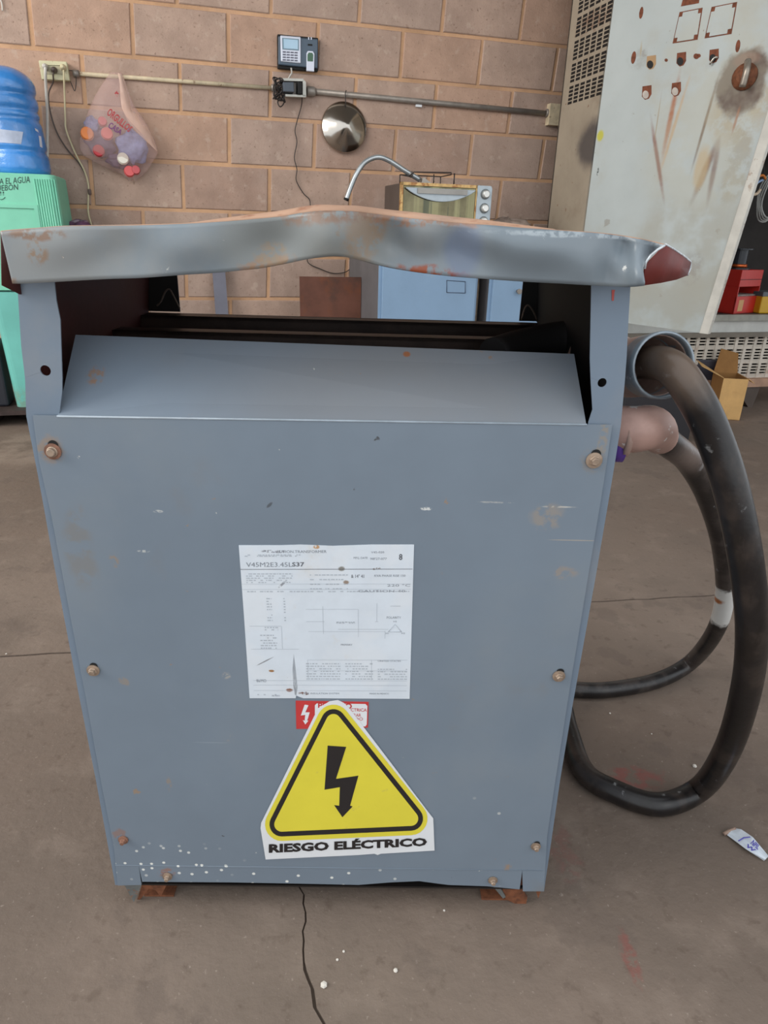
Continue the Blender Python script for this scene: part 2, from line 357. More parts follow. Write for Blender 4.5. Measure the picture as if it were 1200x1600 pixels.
b = MB(); b.prism(holed(lp, (71, 579), .0050, 0, 3), (0, .0016, 0)); b.build('corner_post', mpost, tr)
b = MB(); b.prism(holed(rp, (941, 598), .0044, 0, 4), (0, .0016, 0)); b.build('corner_post', mpost, tr)
MB().prism(px(BX, [(956, 453), (961, 453), (960, 458), (959, 470), (956, 470)], -.0005), (0, .0004, 0)).build('red_mark', plain('red_crayon', (176, 76, 70), .6), tr, 'small red paint mark')
# side sheets follow the outer outline of the posts
DEP = .37
def side(outl, c, name, mat, sx):
    o = px(BX, outl, 0); b = MB()
    b.loft([[p+Vector((0, .001, 0)), p+Vector((0, DEP, 0)), p+Vector((sx*.0015, DEP, 0)), p+Vector((sx*.0015, .001, 0))] for p in o]); return b.build(name, mat, tr)
side([(25, 378), (27, 445), (33, 540), (39, 600), (41, 650), (84, 880), (122, 1080), (150, 1220), (181, 1383)], 0, 'side_panel', mpanel, 1)
side([(987, 378), (985, 450), (982, 500), (979, 560), (970, 665), (955, 758), (931, 900), (895, 1100), (875, 1220), (850, 1393)], 0, 'side_panel', mpanel, -1)
# primer inside at left; black right lining stands in for the shade
o = px(BX, [(27, 400), (40, 640)], 0)
xl = o[1].x+.0045; xr = BX.Y(980, 560, 0).x-.004
zl = BX.Y(15, 362, -.02).z
def lining(outl, off, mat, lab):
    o = px(BX, outl, 0); b = MB()
    b.grid([[p+Vector((off, y, 0)) for y in (.004, .12, .24, DEP-.004)] for p in o], False); return b.build('inner_lining', mat, tr, lab, solid=.0006)
lining([(26, 385), (27, 445), (33, 540), (39, 600), (41, 650), (84, 880)], .0035, mred, 'dark red primer on the inside of the left side')
lining([(986, 385), (985, 450), (982, 500), (979, 560), (970, 665), (931, 900)], -.0035, mblack, 'black lining standing in for the shade inside the right side')
# slanted hood in the ventilation gap
f0, f1 = BX.Y(90, 650, -.002), BX.Y(916, 663, -.002); t0, t1 = BX.Y(118, 523, .072), BX.Y(897, 553, .072)
b = MB(); n = Vector((0, .0011, -.0011))
rows = []
for k in range(9):
    t = k/8; rows.append([f0.lerp(t0, t), f1.lerp(t1, t)])
b.loft([[f0, f1, f1+n, f0+n], [t0, t1, t1+n, t0+n]]); b.build('hood_plate', mhood, tr)
b = MB(); b.tube([f0+Vector((0, -.0012, 0)), f1+Vector((0, -.0012, 0))], .0011, 8); b.build('fold_edge', mk('pale_fold_paint', (160, 172, 182), .4, vary=.15, vscale=30), tr, 'fold line in a paler blue')  # paler blue strip along the fold
# rear sheet with the view-through opening
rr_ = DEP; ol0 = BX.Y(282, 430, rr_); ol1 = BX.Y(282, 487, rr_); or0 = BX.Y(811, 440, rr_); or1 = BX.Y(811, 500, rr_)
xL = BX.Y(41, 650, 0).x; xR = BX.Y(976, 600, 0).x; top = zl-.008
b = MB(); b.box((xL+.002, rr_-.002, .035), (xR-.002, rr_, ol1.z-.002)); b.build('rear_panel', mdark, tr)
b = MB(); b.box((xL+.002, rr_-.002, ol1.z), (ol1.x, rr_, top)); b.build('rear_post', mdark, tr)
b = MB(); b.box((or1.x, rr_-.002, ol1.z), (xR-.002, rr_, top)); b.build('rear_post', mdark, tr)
# core and coils
for (pa, pb, c, h) in (((205, 489), (842, 512), .33, .012), ((150, 513), (880, 536), .22, .010)):
    a = BX.Y(*pa, c); d = BX.Y(*pb, c); z = (a.z+d.z)/2
    b = MB(); b.box((a.x, c, z-.05), (d.x, c+.004, z)); b.box((a.x, c, z-.004), (d.x, c+.03, z)); b.build('core_clamp', mk('clamp_iron', (62, 48, 42), .5, .3, vary=.3, vscale=20), tr)
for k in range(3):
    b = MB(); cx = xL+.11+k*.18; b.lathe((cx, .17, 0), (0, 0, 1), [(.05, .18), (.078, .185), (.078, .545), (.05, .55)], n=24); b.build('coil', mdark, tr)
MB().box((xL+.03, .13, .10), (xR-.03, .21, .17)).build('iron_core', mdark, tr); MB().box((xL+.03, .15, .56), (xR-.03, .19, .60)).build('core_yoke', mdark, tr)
for pts, c in (([(245, 478), (252, 470), (258, 456), (265, 452), (272, 464), (281, 482)], .30), ([(815, 500), (820, 482), (826, 477), (834, 488), (840, 503)], .30)):
    b = MB(); b.tube([BX.Y(x, y, c) for x, y in pts], .0012, 6, sub=3); b.build('wire_clip', mk('clip_steel', (110, 96, 86), .5, .4), tr)
b = MB(); b.tube([BX.Y(770, 556, .16), BX.Y(820, 540, .2), BX.Y(880, 528, .22), BX.Y(935, 530, .2), BX.Y(975, 560, .2)], .021, 14, sub=4); b.build('inner_cable', plain('dusty_rubber', (38, 36, 37), .7), tr)

# lid: front lip (buckled sheet), top, other lips
LD = -.022
topE = [(1, 362), (20, 360), (60, 357), (100, 354), (160, 353), (220, 352), (290, 350), (340, 347), (400, 342), (440, 338), (470, 333), (500, 330), (530, 330), (560, 331), (600, 336), (650, 342), (700, 347), (760, 352), (820, 357), (880, 361), (940, 365), (985, 371), (1015, 377), (1040, 383)]
botE = [(20, 443), (38, 443), (76, 441), (112, 439), (168, 436), (226, 434), (290, 429), (340, 426), (400, 420), (440, 413), (470, 407), (500, 402), (530, 400), (560, 406), (600, 416), (650, 425), (700, 431), (760, 436), (820, 440), (880, 443), (930, 446), (965, 448), (985, 448), (1006, 446)]
def cr(pts, n):
    out = []
    for i in range(len(pts)-1):
        a = Vector(pts[max(i-1, 0)]); b_ = Vector(pts[i]); c = Vector(pts[i+1]); d = Vector(pts[min(i+2, len(pts)-1)])
        for k in range(n):
            t = k/n; out.append(.5*((2*b_)+(c-a)*t+(2*a-5*b_+4*c-d)*t*t+(3*b_-a-3*c+d)*t**3))
    out.append(Vector(pts[-1])); return out
TE, BE = cr(topE, 4), cr(botE, 4)
def dent(x, t):
    g = lambda cx, cy, sx, sy, a: a*math.exp(-((x-cx)/sx)**2-((t-cy)/sy)**2)
    return 1.6*(g(520, .5, 60, .9, -.012)+g(620, .55, 55, .6, .012)+g(290, .4, 60, .5, -.005)+g(200, .5, 60, .5, .004)+g(430, .6, 50, .5, .005)
            +g(830, .35, 80, .4, -.007)+g(725, .5, 40, .5, .006)+g(930, .7, 40, .4, -.004)+g(975, .15, 18, .35, .010)+g(1000, .8, 16, .5, -.010)+g(948, .75, 20, .4, .007)+g(1018, .2, 14, .4, .010)+g(760, .2, 30, .3, -.005)+g(660, .3, 30, .35, -.006)+g(110, .3, 60, .4, -.003))
rows = []
NR = 12
for j in range(NR+1):
    t = j/NR; row = []
    for a, b_ in zip(TE, BE):
        p = a.lerp(b_, t)
        if p.x > 990: p.x -= 17*math.sin(math.pi*min(1, t*1.05))**.8*min(1, (p.x-990)/30)
        row.append(BX.Y(p.x, p.y, LD+dent(p.x, t)))
    rows.append(row)
lidp = MB().grid(rows).build('lid_front_lip', mlid, tr, 'dented and rust-flecked front lip of the lid', solid=.0014)
# top sheet: buckled ridge just behind the lip, then flat to the rear
rows = []
zr = zl-.001
crest = {290: 0, 340: 4, 400: 7, 440: 8, 500: 9, 530: 8, 600: 8, 650: 9, 700: 8, 760: 7, 820: 4, 880: 0}
def crestpx(x):
    ks = sorted(crest)
    if x <= ks[0] or x >= ks[-1]: return 0
    for a, b_ in zip(ks, ks[1:]):
        if a <= x <= b_: return crest[a]+(crest[b_]-crest[a])*(x-a)/(b_-a)
front = [BX.Y(a.x, a.y, LD+dent(a.x, 0)) for a in TE]
rows.append(front)
r2 = []
for a, f in zip(TE, front):
    r2.append(BX.Y(a.x, a.y-crestpx(a.x), f.y+.02) if crestpx(a.x) > 0 else Vector((f.x, f.y+.02, f.z)))
rows.append(r2)
for yy, k in ((.04, .85), (.09, .7), (.16, .65), (.24, .65), (.32, .65), (.40, .65)):
    rows.append([Vector((f.x, yy+LD, zr+(max(p.z-zr, 0))*k)) for f, p in zip(front, r2)])
lt_ = MB().grid(rows).build('lid_top', mtop, tr, 'dusty rust-brown top of the lid, buckled up in the middle', solid=.0014)
last = rows[-1]
MB().grid([last, [p+Vector((0, 0, -.028)) for p in last]]).build('lid_rear_lip', mlid, tr, solid=.0014)
# left side lip, bent out, showing the red inside at its end
a = [r[0] for r in rows]
b = MB(); b.grid([a, [BX.Y(3, 446, LD+.012) if i == 0 else p+Vector((-.003, 0, -.052)) for i, p in enumerate(a)]]); b.build('lid_side_lip', mred, tr, 'red-brown inside of the bent left lip of the lid', solid=.0012)
# right side lip: torn at the corner, flared so that the red inside faces out
fl_ = [BX.Y(1040, 382, LD+.004), BX.Y(1052, 389, LD+.03), BX.Y(1067, 399, LD+.06), BX.Y(1079, 409, LD+.09)]
fb = [BX.Y(1005, 446, LD+.006), BX.Y(1032, 442, LD+.03), BX.Y(1056, 437, LD+.06), BX.Y(1074, 430, LD+.09)]
mid = [p.lerp(q, .5)+Vector((.002, .004, 0)) for p, q in zip(fl_, fb)]
mid[0] = BX.Y(1007, 415, LD+.006)
b = MB(); b.grid([fl_, mid, fb]); b.build('lid_torn_corner', mk('red_primer_bright', (112, 38, 32), .55, vary=.15, vscale=20), tr, 'torn corner of the lid showing dark red primer', solid=.0012)
b = MB(); e = [fl_[0], fl_[1], fl_[2], fl_[3], mid[3]+Vector((.001, 0, 0)), fb[3]]; b.tube(e, .0011, 5); b.tube([BX.Y(1039, 383, LD-.001), BX.Y(1028, 390, LD-.001), BX.Y(1017, 399, LD-.001), BX.Y(1009, 410, LD-.001), BX.Y(1007, 420, LD-.001)], .0012, 5)
b.build('torn_edge', mk('bare_torn_metal', (206, 212, 216), .4, .3, vary=.2, vscale=150), tr, 'bright torn metal edge')
a = [r[-1] for r in rows[2:]]
MB().grid([a, [p+Vector((.001, 0, -.016)) for p in a]]).build('lid_side_lip', mlid, tr, solid=.0012)
# bolts
for i, (x, y, rusty) in enumerate([(83, 705, 1), (928, 719, 0), (146, 1047, 0), (873, 1056, 0), (193, 1312, 1), (837, 1322, 0), (262, 1369, 0), (770, 1375, 0)]):
    c = BX.Y(x, y, -.004); b = MB(); R1 = .0082 if i < 2 else (.0072 if i < 4 else .0062)
    b.lathe(c, (0, -1, 0), [(.4*R1, 0), (R1, 0), (R1, .0014), (.5*R1, .0018)], n=20, smooth=False)
    w = b.build('bolt', mboltr if rusty else mbolt, tr, 'rust-stained bolt and washer' if rusty else None)
    b = MB(); b.lathe(c, (0, -1, 0), [(.66*R1, .0016), (.66*R1, .003), (.56*R1, .0035), (.50*R1, .0062), (.42*R1, .0070)], n=6 if i != 0 else 16, smooth=False)
    b.build('bolt_head', mboltr if i in (4,) else mbolt, w)
    if i in (0, 1, 2, 3, 5):
        b = MB(); b.lathe(c+Vector((.001, -.0002, R1*.75)), (0, -1, 0), [(R1*.62, 0), (R1*.62, .0004)], n=14); b.build('slot_hole', mblack, w)
# feet
mfg = mk('dirty_foot_paint', (104, 106, 104), .7, vary=.2, vscale=60, layers=[dict(scale=90, lo=.55, hi=.62, col=(130, 90, 64), amt=.8)])
for pts, c, nm, mt in (([(193, 1380), (222, 1380), (209, 1410)], .004, 'foot_gusset', mfg), ([(224, 1376), (264, 1376), (251, 1401), (243, 1391), (232, 1389), (222, 1402), (212, 1413)], .010, 'foot_bracket', mrust),
                       ([(766, 1380), (779, 1383), (790, 1402), (786, 1404)], .006, 'foot_gusset', mfg), ([(784, 1384), (812, 1386), (817, 1360), (819, 1395), (824, 1402), (822, 1413), (815, 1417), (790, 1405)], .010, 'foot_bracket', mrust), ([(836, 1388), (846, 1390), (841, 1404)], .008, 'foot_bracket', mrust)):
    MB().prism(px(BX, pts, c), (0, .003, 0)).build(nm, mt, tr)
for sx in (xL+.035, xR-.075):
    for sy in (.015, DEP-.045):
        b = MB(); b.box((sx, sy, 0), (sx+.04, sy+.03, .003)); b.box((sx, sy+.026, 0), (sx+.04, sy+.03, .045)); b.build('foot', mrust, tr)
MB().box((xL+.004, .006, .033), (xR-.006, DEP-.004, .036)).build('base_plate', mdark, tr)

# nameplate and stickers
mpaper = mk('label_paper', (214, 222, 230), .45, vary=.04, vscale=20, layers=[dict(scale=14, lo=.58, hi=.70, col=(206, 196, 180), amt=.6), dict(scale=70, lo=.70, hi=.73, col=(120, 104, 88), amt=.8), dict(scale=9, lo=.5, hi=.6, col=(222, 226, 230), amt=.5),
    at(430, 859, .016, .0022, wob=1.2, wscale=200, col=(90, 90, 100), amt=.8), at(442, 910, .008, .0016, rot=.8, wob=.9, wscale=200, col=(110, 110, 116), amt=.8), at(534, 886, .0045, .0035, wob=.5, wscale=200, col=(140, 138, 132)), at(541, 907, .004, .003, wob=.5, wscale=200, col=(150, 134, 120)),
    at(453, 1075, .005, .003, wob=.6, wscale=200, col=(140, 100, 84)), at(475, 1080, .007, .003, wob=.8, wscale=200, col=(120, 88, 78)), at(495, 852, .004, .003, wob=.8, wscale=200, col=(190, 150, 110)), at(425, 1045, .004, .002, wob=.6, wscale=200, col=(160, 120, 80)), at(415, 1030, .014, .001, rot=.55, wob=.5, wscale=200, col=(120, 120, 124), amt=.8)])
mink = plain('grey_ink', (132, 138, 146), .6); mink2 = plain('faded_ink', (180, 187, 195), .6); mink3 = plain('dark_ink', (92, 94, 100), .6)
npq = [(390, 1091), (640, 1092), (647, 851), (373, 852)]
np_ = MB().prism(px(BX, [(373, 852), (440, 852), (470, 851), (520, 853), (580, 851), (647, 851), (640, 1092), (474, 1091), (468, 1089), (461, 1086), (458, 1070), (457, 1045), (459, 1022), (462, 1045), (465, 1075), (462, 1091), (390, 1091), (381, 960)], -.0040), (0, .0004, 0)).build('nameplate', mpaper, tr, 'white paper rating plate with faded print and a tear near its lower left')
qm = quadmap(BX, npq, -.0042)
def T(txt, u0, v0, u1, v1, b=None, bold=0): return (b or MB()).text(txt, qm, u0, v0, u1, v1, bold)
def rect(b, u0, v0, u1, v1): b.face([qm(u0, v0), qm(u1, v0), qm(u1, v1), qm(u0, v1)])
b = MB()
rect(b, .0, .8405, .995, .8435)
T('8', .915, .900, .935, .940, b, .02); T('S37', .30, .860, .37, .888, b, .015)
T('& 14° 41', .64, .785, .715, .808, b)
b.build('lettering', mink3, np_, kind='stuff')
b = MB()
T('UTION.TRANSFORMER', .23, .948, .50, .966, b); T('V45M2E3.45L', .035, .858, .30, .888, b); T('MFG. DATE', .655, .908, .735, .922, b); T('V45-020', .755, .945, .83, .958, b); T('98F27-077', .75, .902, .845, .916, b)
T('KVA PHASE RISE 150', .775, .792, .955, .806, b); T('220 °C', .85, .728, .985, .744, b); T('CAUTION 40', .68, .692, .955, .706, b); T('POLARITY', .85, .520, .935, .534, b); T('PRIMARY', .575, .345, .645, .356, b)
T('H2', .89, .497, .91, .507, b); T('H1', .845, .42, .862, .43, b); T('H3', .94, .42, .96, .43, b)
T('86/MO', .05, .105, .11, .125, b); T('MADE IN MEXICO', .75, .028, .87, .038, b); T('UNITED STATES', .80, .24, .94, .25, b); T('THE INSULATION SYSTEM', .34, .028, .56, .038, b); T('FAB. MEXICO', .14, .012, .19, .022, b)
b.build('lettering', mink, np_, kind='stuff')
b = MB(); rn = random.Random(5)
for (u0, u1, v0, v1, n) in ((.03, .35, .925, .94, 2), (.03, .3, .75, .82, 5), (.4, .62, .70, .82, 4), (.03, .98, .695, .70, 1), (.36, .57, .12, .235, 7), (.60, .77, .12, .235, 7), (.80, .98, .12, .20, 5), (.14, .17, .50, .66, 9), (.24, .25, .50, .66, 9), (.09, .19, .32, .42, 6), (.12, .2, .44, .47, 2), (.55, .66, .49, .50, 2), (.05, .17, .018, .03, 1)):
    for k in range(n):
        v = v0+(v1-v0)*(k+.5)/n; u = u0
        while u < u1:
            w = rn.uniform(.006, .022)
            if rn.random() < .8: rect(b, u, v-.004, min(u+w, u1), v+.003)
            u += w+.006
for (u0, v0, u1, v1) in ((.0, .71, .99, .712), (.0, .745, .99, .7465), (.03, .115, .98, .117), (.03, .085, .98, .087), (.03, .05, .98, .052), (.37, .25, .98, .252), (.37, .18, .98, .182), (.76, .12, .762, .25), (.37, .12, .372, .25),
                         (.03, .47, .22, .472), (.22, .32, .222, .47), (.03, .32, .32, .322), (.37, .58, .68, .582), (.68, .40, .682, .58), (.47, .42, .472, .60), (.37, .50, .48, .502), (.56, .45, .86, .452), (.38, .435, .84, .437), (.78, .50, .80, .502), (.79, .50, .792, .62), (.84, .39, .842, .44), (.87, .60, .93, .603)): rect(b, u0, v0, u1, v1)
for s, e in (((.86, .435), (.90, .485)), ((.90, .485), (.94, .435)), ((.94, .435), (.86, .435))): b.tube([qm(*s), qm(*e)], .0003, 4)
b.build('printed_lines', mink2, np_, kind='stuff')
# small red sticker
mredst = mk('red_sticker', (196, 58, 58), .5, vary=.06, vscale=30); mwhite = mk('white_vinyl', (226, 228, 230), .45, vary=.03)
rs = MB().prism(px(BX, [(462, 1095), (576, 1097), (575, 1137), (463, 1139)], -.0040), (0, .0004, 0)).build('danger_sticker', mredst, tr, 'small red and white danger sticker partly covered by the yellow one')
b = MB(); b.face(px(BX, [(495, 1099), (571, 1100), (574, 1103), (573, 1132), (571, 1135), (495, 1136), (492, 1133), (492, 1102)], -.0042)); b.build('white_field', mwhite, rs)
b = MB(); b.face(px(BX, [(476, 1101), (482, 1102), (477, 1113), (484, 1113), (480, 1126), (482, 1126), (477, 1132), (473, 1125), (476, 1126), (477, 1117), (470, 1118)], -.0042)); b.build('bolt_symbol', mwhite, rs)
b = MB(); b.text('PELIGRO', quadmap(BX, [(497, 1107), (550, 1108), (550, 1099), (497, 1098)], -.0044), bold=.03); b.text('DESCARGA ELECTRICA', quadmap(BX, [(500, 1111), (573, 1112), (573, 1107), (500, 1106)], -.0044), bold=.01)
b.text('NO OPERAR', quadmap(BX, [(530, 1120), (564, 1120), (564, 1115), (530, 1115)], -.0044)); b.text('CERRADO', quadmap(BX, [(530, 1126), (567, 1126), (567, 1121), (530, 1121)], -.0044)); b.build('lettering', mredst, rs, kind='stuff')
# big yellow sticker
myel = mk('yellow_vinyl', (226, 212, 66), .45, vary=.04, vscale=10, layers=[dict(scale=40, lo=.66, hi=.72, col=(200, 186, 90), amt=.5)]); mbk = plain('black_print', (38, 34, 34), .5)
ws = MB().prism(px(BX, [(408, 1286), (407, 1294), (415, 1343), (560, 1336), (585, 1334), (590, 1336), (595, 1334), (679, 1329), (677, 1279), (670, 1270), (546, 1107), (538, 1099), (528, 1094), (515, 1096), (497, 1107)], -.0048), (0, .0004, 0)).build('warning_sticker', mwhite, tr, 'yellow triangular electrical hazard sticker on white backing')
def rtri(cs, r, n=8):
    out = []; K = len(cs)
    for i in range(K):
        p = Vector(cs[i]); a = p-Vector(cs[i-1]); c = Vector(cs[(i+1) % K])-p
        a0 = math.atan2(a.x, -a.y); a1 = math.atan2(c.x, -c.y)      # outward normals of the two edges
        while a1-a0 > math.pi: a1 -= 2*math.pi
        while a1-a0 < -math.pi: a1 += 2*math.pi
        for k in range(n+1):
            t = a0+(a1-a0)*k/n; out.append((p.x+r*math.cos(t), p.y+r*math.sin(t)))
    return out
CS = [(521, 1127), (440, 1288), (642, 1279)]
for cs, r, c, mt, nm in ((CS, 26, -.0050, myel, 'yellow_field'), (CS, 19, -.0052, mbk, 'black_border'), (CS, 11.5, -.0054, myel, 'yellow_field')):
    b = MB(); b.face(px(BX, rtri(cs, r), c)); b.build(nm, mt, ws)
b = MB(); b.face(px(BX, [(512, 1165), (541, 1167), (525, 1217), (560, 1212), (547, 1259), (551, 1260), (535, 1277), (522, 1258), (530, 1259), (531, 1230), (507, 1234)], -.0056)); b.build('bolt_symbol', mbk, ws)
b = MB(); b.text('RIESGO ELÉCTRICO', quadmap(BX, [(420, 1333), (667, 1322), (667, 1306), (420, 1316)], -.0054), bold=.045); b.build('lettering', mbk, ws)

# conduit fittings on the right side
mfit = mk('dusty_conduit', (176, 148, 136), .6, .1, vary=.15, vscale=30, layers=[dict(scale=60, lo=.60, hi=.66, col=(206, 200, 196), amt=.6), dict(scale=18, lo=.5, hi=.7, col=(150, 116, 100), amt=.6)])
mrim = mk('pale_metal_rim', (142, 152, 160), .4, .4, vary=.2, vscale=40, layers=[dict(scale=60, lo=.6, hi=.7, col=(220, 224, 226), amt=.7)])
mc = BX.Y(1037, 571, .09)                        # centre of the mouth
ax = Vector((.13, -.97, .20)).normalized()
xs = BX.Y(979, 560, 0).x
path = [Vector((xs+.013, .207, mc.z+.006)), Vector((xs+.022, .203, mc.z+.004)), mc-ax*.075+Vector((-.012, .0, 0)), mc-ax*.04, mc-ax*.01]
f1_ = MB().tube(path, [.031, .032, .033, .033, .033], 28, cap=False, sub=6).build('conduit_elbow', mfit, tr, 'wide pinkish-grey conduit mouth pointing forward', solid=.002)
b = MB(); b.lathe(mc, ax, [(.0315, -.035), (.0345, -.03), (.0345, -.012), (.0362, -.010), (.0362, 0), (.0335, .001), (.0325, -.004), (.0325, -.034)], n=40, cap=False); b.build('conduit_rim', mrim, f1_)
MB().lathe((xs+.001, .207, mc.z+.006), (1, 0, 0), [(.030, 0), (.038, 0), (.038, .006), (.033, .012)], n=32).build('conduit_flange', mfit, f1_)
a0 = BX.Y(962, 673, .10)
path = [a0+Vector((-.006, .01, 0)), BX.Y(990, 671, .09), BX.Y(1013, 668, .095), BX.Y(1024, 672, .11), BX.Y(1032, 684, .135)]
f2_ = MB().tube(path, [.0262, .0258, .0250, .0235, .020], 24, sub=6).build('conduit_elbow', mk('pink_conduit', (186, 150, 138), .45, .1, vary=.1, vscale=30, layers=[dict(scale=34, lo=.60, hi=.64, col=(232, 232, 230), amt=.8)]), tr, 'smaller pinkish conduit elbow with white paint smears')
b = MB(); b.lathe(BX.Y(978, 674, .095), Vector((1, -.15, .02)), [(.026, -.004), (.0285, -.003), (.0285, .003), (.026, .004)], n=30); b.build('elbow_collar', mfit, f2_)
b = MB(); b.lathe(BX.Y(966, 689, .10), Vector((1, -.15, .0)), [(.024, -.008), (.024, .006)], n=24); b.build('tape', mk('purple_tape', (92, 60, 150), .4), f2_, 'band of purple tape')
for c_, r in ((BX.Y(986, 583, .12), .011),):
    b = MB(); b.lathe(c_, (1, -.3, 0), [(r*.6, -.02), (r, -.018), (r, .004), (r*.7, .006)], n=14); b.build('conduit_nut', mfit, tr)
b = MB(); b.box((xs+.0005, .10, .46), (xs+.020, .22, .55)); b.build('side_bracket', mblack, tr, bevel=.003)

# ------------------------------------------------------------------ the two cables
def floorpt(x, y, h): return Fr((0, 0, 0)).Z(x, y, h)
mcab = mk('black_cable', (28, 25, 25), .32, vary=.35, vscale=9, bump=(30, .2, .004), spec=.5, layers=[
    dict(scale=12, lo=.48, hi=.62, col=(70, 60, 54), amt=.45), dict(scale=40, lo=.66, hi=.72, col=(150, 150, 150), amt=.5), dict(scale=24, lo=.54, hi=.62, col=(26, 22, 20), amt=.7, stretch=(1, 1, .3)),
    dict(at=tuple(BX.w(BX.Y(1060, 580, .06))), rad=(.05, .08, .05), wob=.5, wscale=20, soft=.1, col=(124, 104, 88), amt=.7)])
def W3(x, y, d): p = BX.w(BX.Y(x, y, d)); return p
r1 = .0185
pts = [BX.w(mc-ax*.10+Vector((-.012, 0, .012))), BX.w(mc-ax*.045+Vector((-.006, 0, .004))), W3(1046, 572, .075), W3(1086, 622, .055), W3(1118, 690, .05), W3(1145, 775, .04), W3(1166, 880, .035), W3(1175, 985, .045), W3(1165, 1080, .085), W3(1136, 1172, .135), floorpt(1094, 1232, r1+.008), floorpt(1030, 1257, r1), floorpt(960, 1236, r1), floorpt(912, 1205, r1)]
e = pts[-1]
pts += [Vector((e.x-.002, e.y+.10, r1)), Vector((e.x-.0, e.y+.22, r1)), Vector((e.x-.06, e.y+.38, r1)), Vector((e.x-.25, e.y+.48, r1))]
b = MB(); b.tube(pts, [r1*.98]*3+[r1*1.0]*5+[r1]*(len(pts)-8), 20, sub=8)
c1 = b.build('power_cable', mcab); tag(c1, 'thickest black cable, from the wide conduit mouth looping right to the floor', 'cable')
r2_ = .0152
q0 = floorpt(1120, 955, .12)
pts = [BX.w(BX.Y(1028, 678, .13)), W3(1044, 692, .14), W3(1078, 722, .18), W3(1108, 778, .24), W3(1128, 850, .31), W3(1133, 925, .38), W3(1118, 985, .44), floorpt(1080, 1034, .03), floorpt(1030, 1062, r2_), floorpt(965, 1076, r2_), floorpt(905, 1078, r2_)]
e = pts[-1]; pts += [Vector((e.x-.12, e.y+.02, r2_)), Vector((e.x-.35, e.y+.0, r2_))]
mcab2 = mk('black_cable_smeared', (30, 27, 27), .35, vary=.3, vscale=9, bump=(30, .2, .004), layers=[dict(scale=14, lo=.48, hi=.6, col=(78, 70, 66), amt=.5), dict(scale=40, lo=.63, hi=.69, col=(150, 152, 154), amt=.5),
    dict(at=tuple(W3(1065, 712, .16)), rad=(.06, .09, .05), wob=.5, wscale=20, soft=.1, col=(132, 116, 108), amt=.7),
    dict(at=tuple(W3(1133, 945, .39)), rad=(.10, .10, .06), wob=.7, wscale=40, soft=.8, col=(214, 214, 210), amt=.95), dict(at=tuple(W3(1122, 945, .37)), rad=(.014, .05, .010), wob=.6, wscale=90, col=(160, 96, 50))])
b = MB(); b.tube(pts, [.0170, .0170, .0165, .0165]+[r2_*1.04]*(len(pts)-4), 18, sub=8)
tag(b.build('power_cable', mcab2), 'thinner black cable with a white paint smear, from the lower elbow to the floor', 'cable')

# ------------------------------------------------------------------ litter
mlit = mk('printed_wrapper', (206, 214, 222), .4, vary=.08, vscale=40); mlitv = plain('violet_print', (84, 80, 170), .5)
o = floorpt(1160, 1315, 0); LF = Fr(o, 0)
lt = thing('wrapper', 'white crumpled wrapper with violet lettering on the floor at right', 'litter', LF)
A = [(1131, 1301), (1146, 1312), (1166, 1327), (1194, 1345)]; B_ = [(1147, 1294), (1158, 1296), (1176, 1308), (1201, 1338)]
rows = []
for k in range(5):
    t = k/4; rows.append([LF.Z(a[0]*(1-t)+c[0]*t, a[1]*(1-t)+c[1]*t, .002+.006*math.sin(math.pi*t)+.002*((i*7+k*3) % 3)) for i, (a, c) in enumerate(zip(A, B_))])
MB().grid(rows, False).build('paper', mlit, lt, solid=.0006)
def lq(c): 
    bl, br, tr_, tl = [Vector(p) for p in c]
    return lambda u, v: LF.Z(*((bl*(1-u)+br*u)*(1-v)+(tl*(1-u)+tr_*u)*v), .0135)
b = MB(); b.text('W', lq([(1164, 1322), (1178, 1332), (1182, 1328), (1168, 1318)]), bold=.04); b.text('NPIL', lq([(1172, 1318), (1184, 1328), (1188, 1322), (1178, 1312)]), bold=.04)
b.tube([LF.Z(1154, 1314, .0135), LF.Z(1162, 1309, .0135), LF.Z(1172, 1308, .0135)], .0009, 5)
b.build('lettering', mlitv, lt)
MB().tube([LF.Z(1131, 1303, .004), LF.Z(1139, 1299, .007), LF.Z(1148, 1295, .005)], .0028, 8).build('folded_end', plain('brown_fold', (160, 134, 118), .7), lt)

# ------------------------------------------------------------------ things on the wall
msteel = mk('grey_conduit', (150, 142, 134), .45, .4, vary=.15, vscale=20); mcream = mk('cream_paint', (206, 190, 160), .6, vary=.15, vscale=20, layers=[dict(scale=30, lo=.6, hi=.66, col=(150, 122, 96), amt=.8)])
def wallthing(name, label, cat, x, y, off=0, **k):
    p = WF.Y(x, y, -off); f = WF.sub((p.x, 0, p.z)); return thing(name, label, cat, f, **k), f
t, f = wallthing('electrical_conduit', 'thin cream-painted steel conduit between the outlet and the junction box', 'pipe', 270, 126)
a = f.Y(119, 115, -.012); c = f.Y(432, 138, -.012); MB().tube([a, c], .0085, 12).build('pipe', mcream, t)
for x, y in ((119, 115), (428, 137)): MB().lathe(f.Y(x, y, -.012), c-a, [(.011, -.012), (.014, -.012), (.014, .012), (.011, .012)], n=12).build('coupling', msteel, t)
t, f = wallthing('electrical_conduit', 'grey steel conduit from the junction box right to the tall cabinet', 'pipe', 680, 160)
a = f.Y(482, 142, -.014); c = f.Y(862, 178, -.014); MB().tube([a, c], .0125, 14).build('pipe', msteel, t)
for x, y, r in ((486, 143, .021), (858, 177, .019)): MB().lathe(f.Y(x, y, -.014), c-a, [(r*.8, -.02), (r, -.016), (r, .012), (r*.8, .02)], n=12).build('coupling', msteel, t)
MB().box(f.Y(650, 163, -.016), f.Y(658, 168, -.004)).build('white_clip', mwhite, t)
MB().box(f.Y(857, 195, -.04), f.Y(878, 165, 0)).build('end_box', mcream, t)
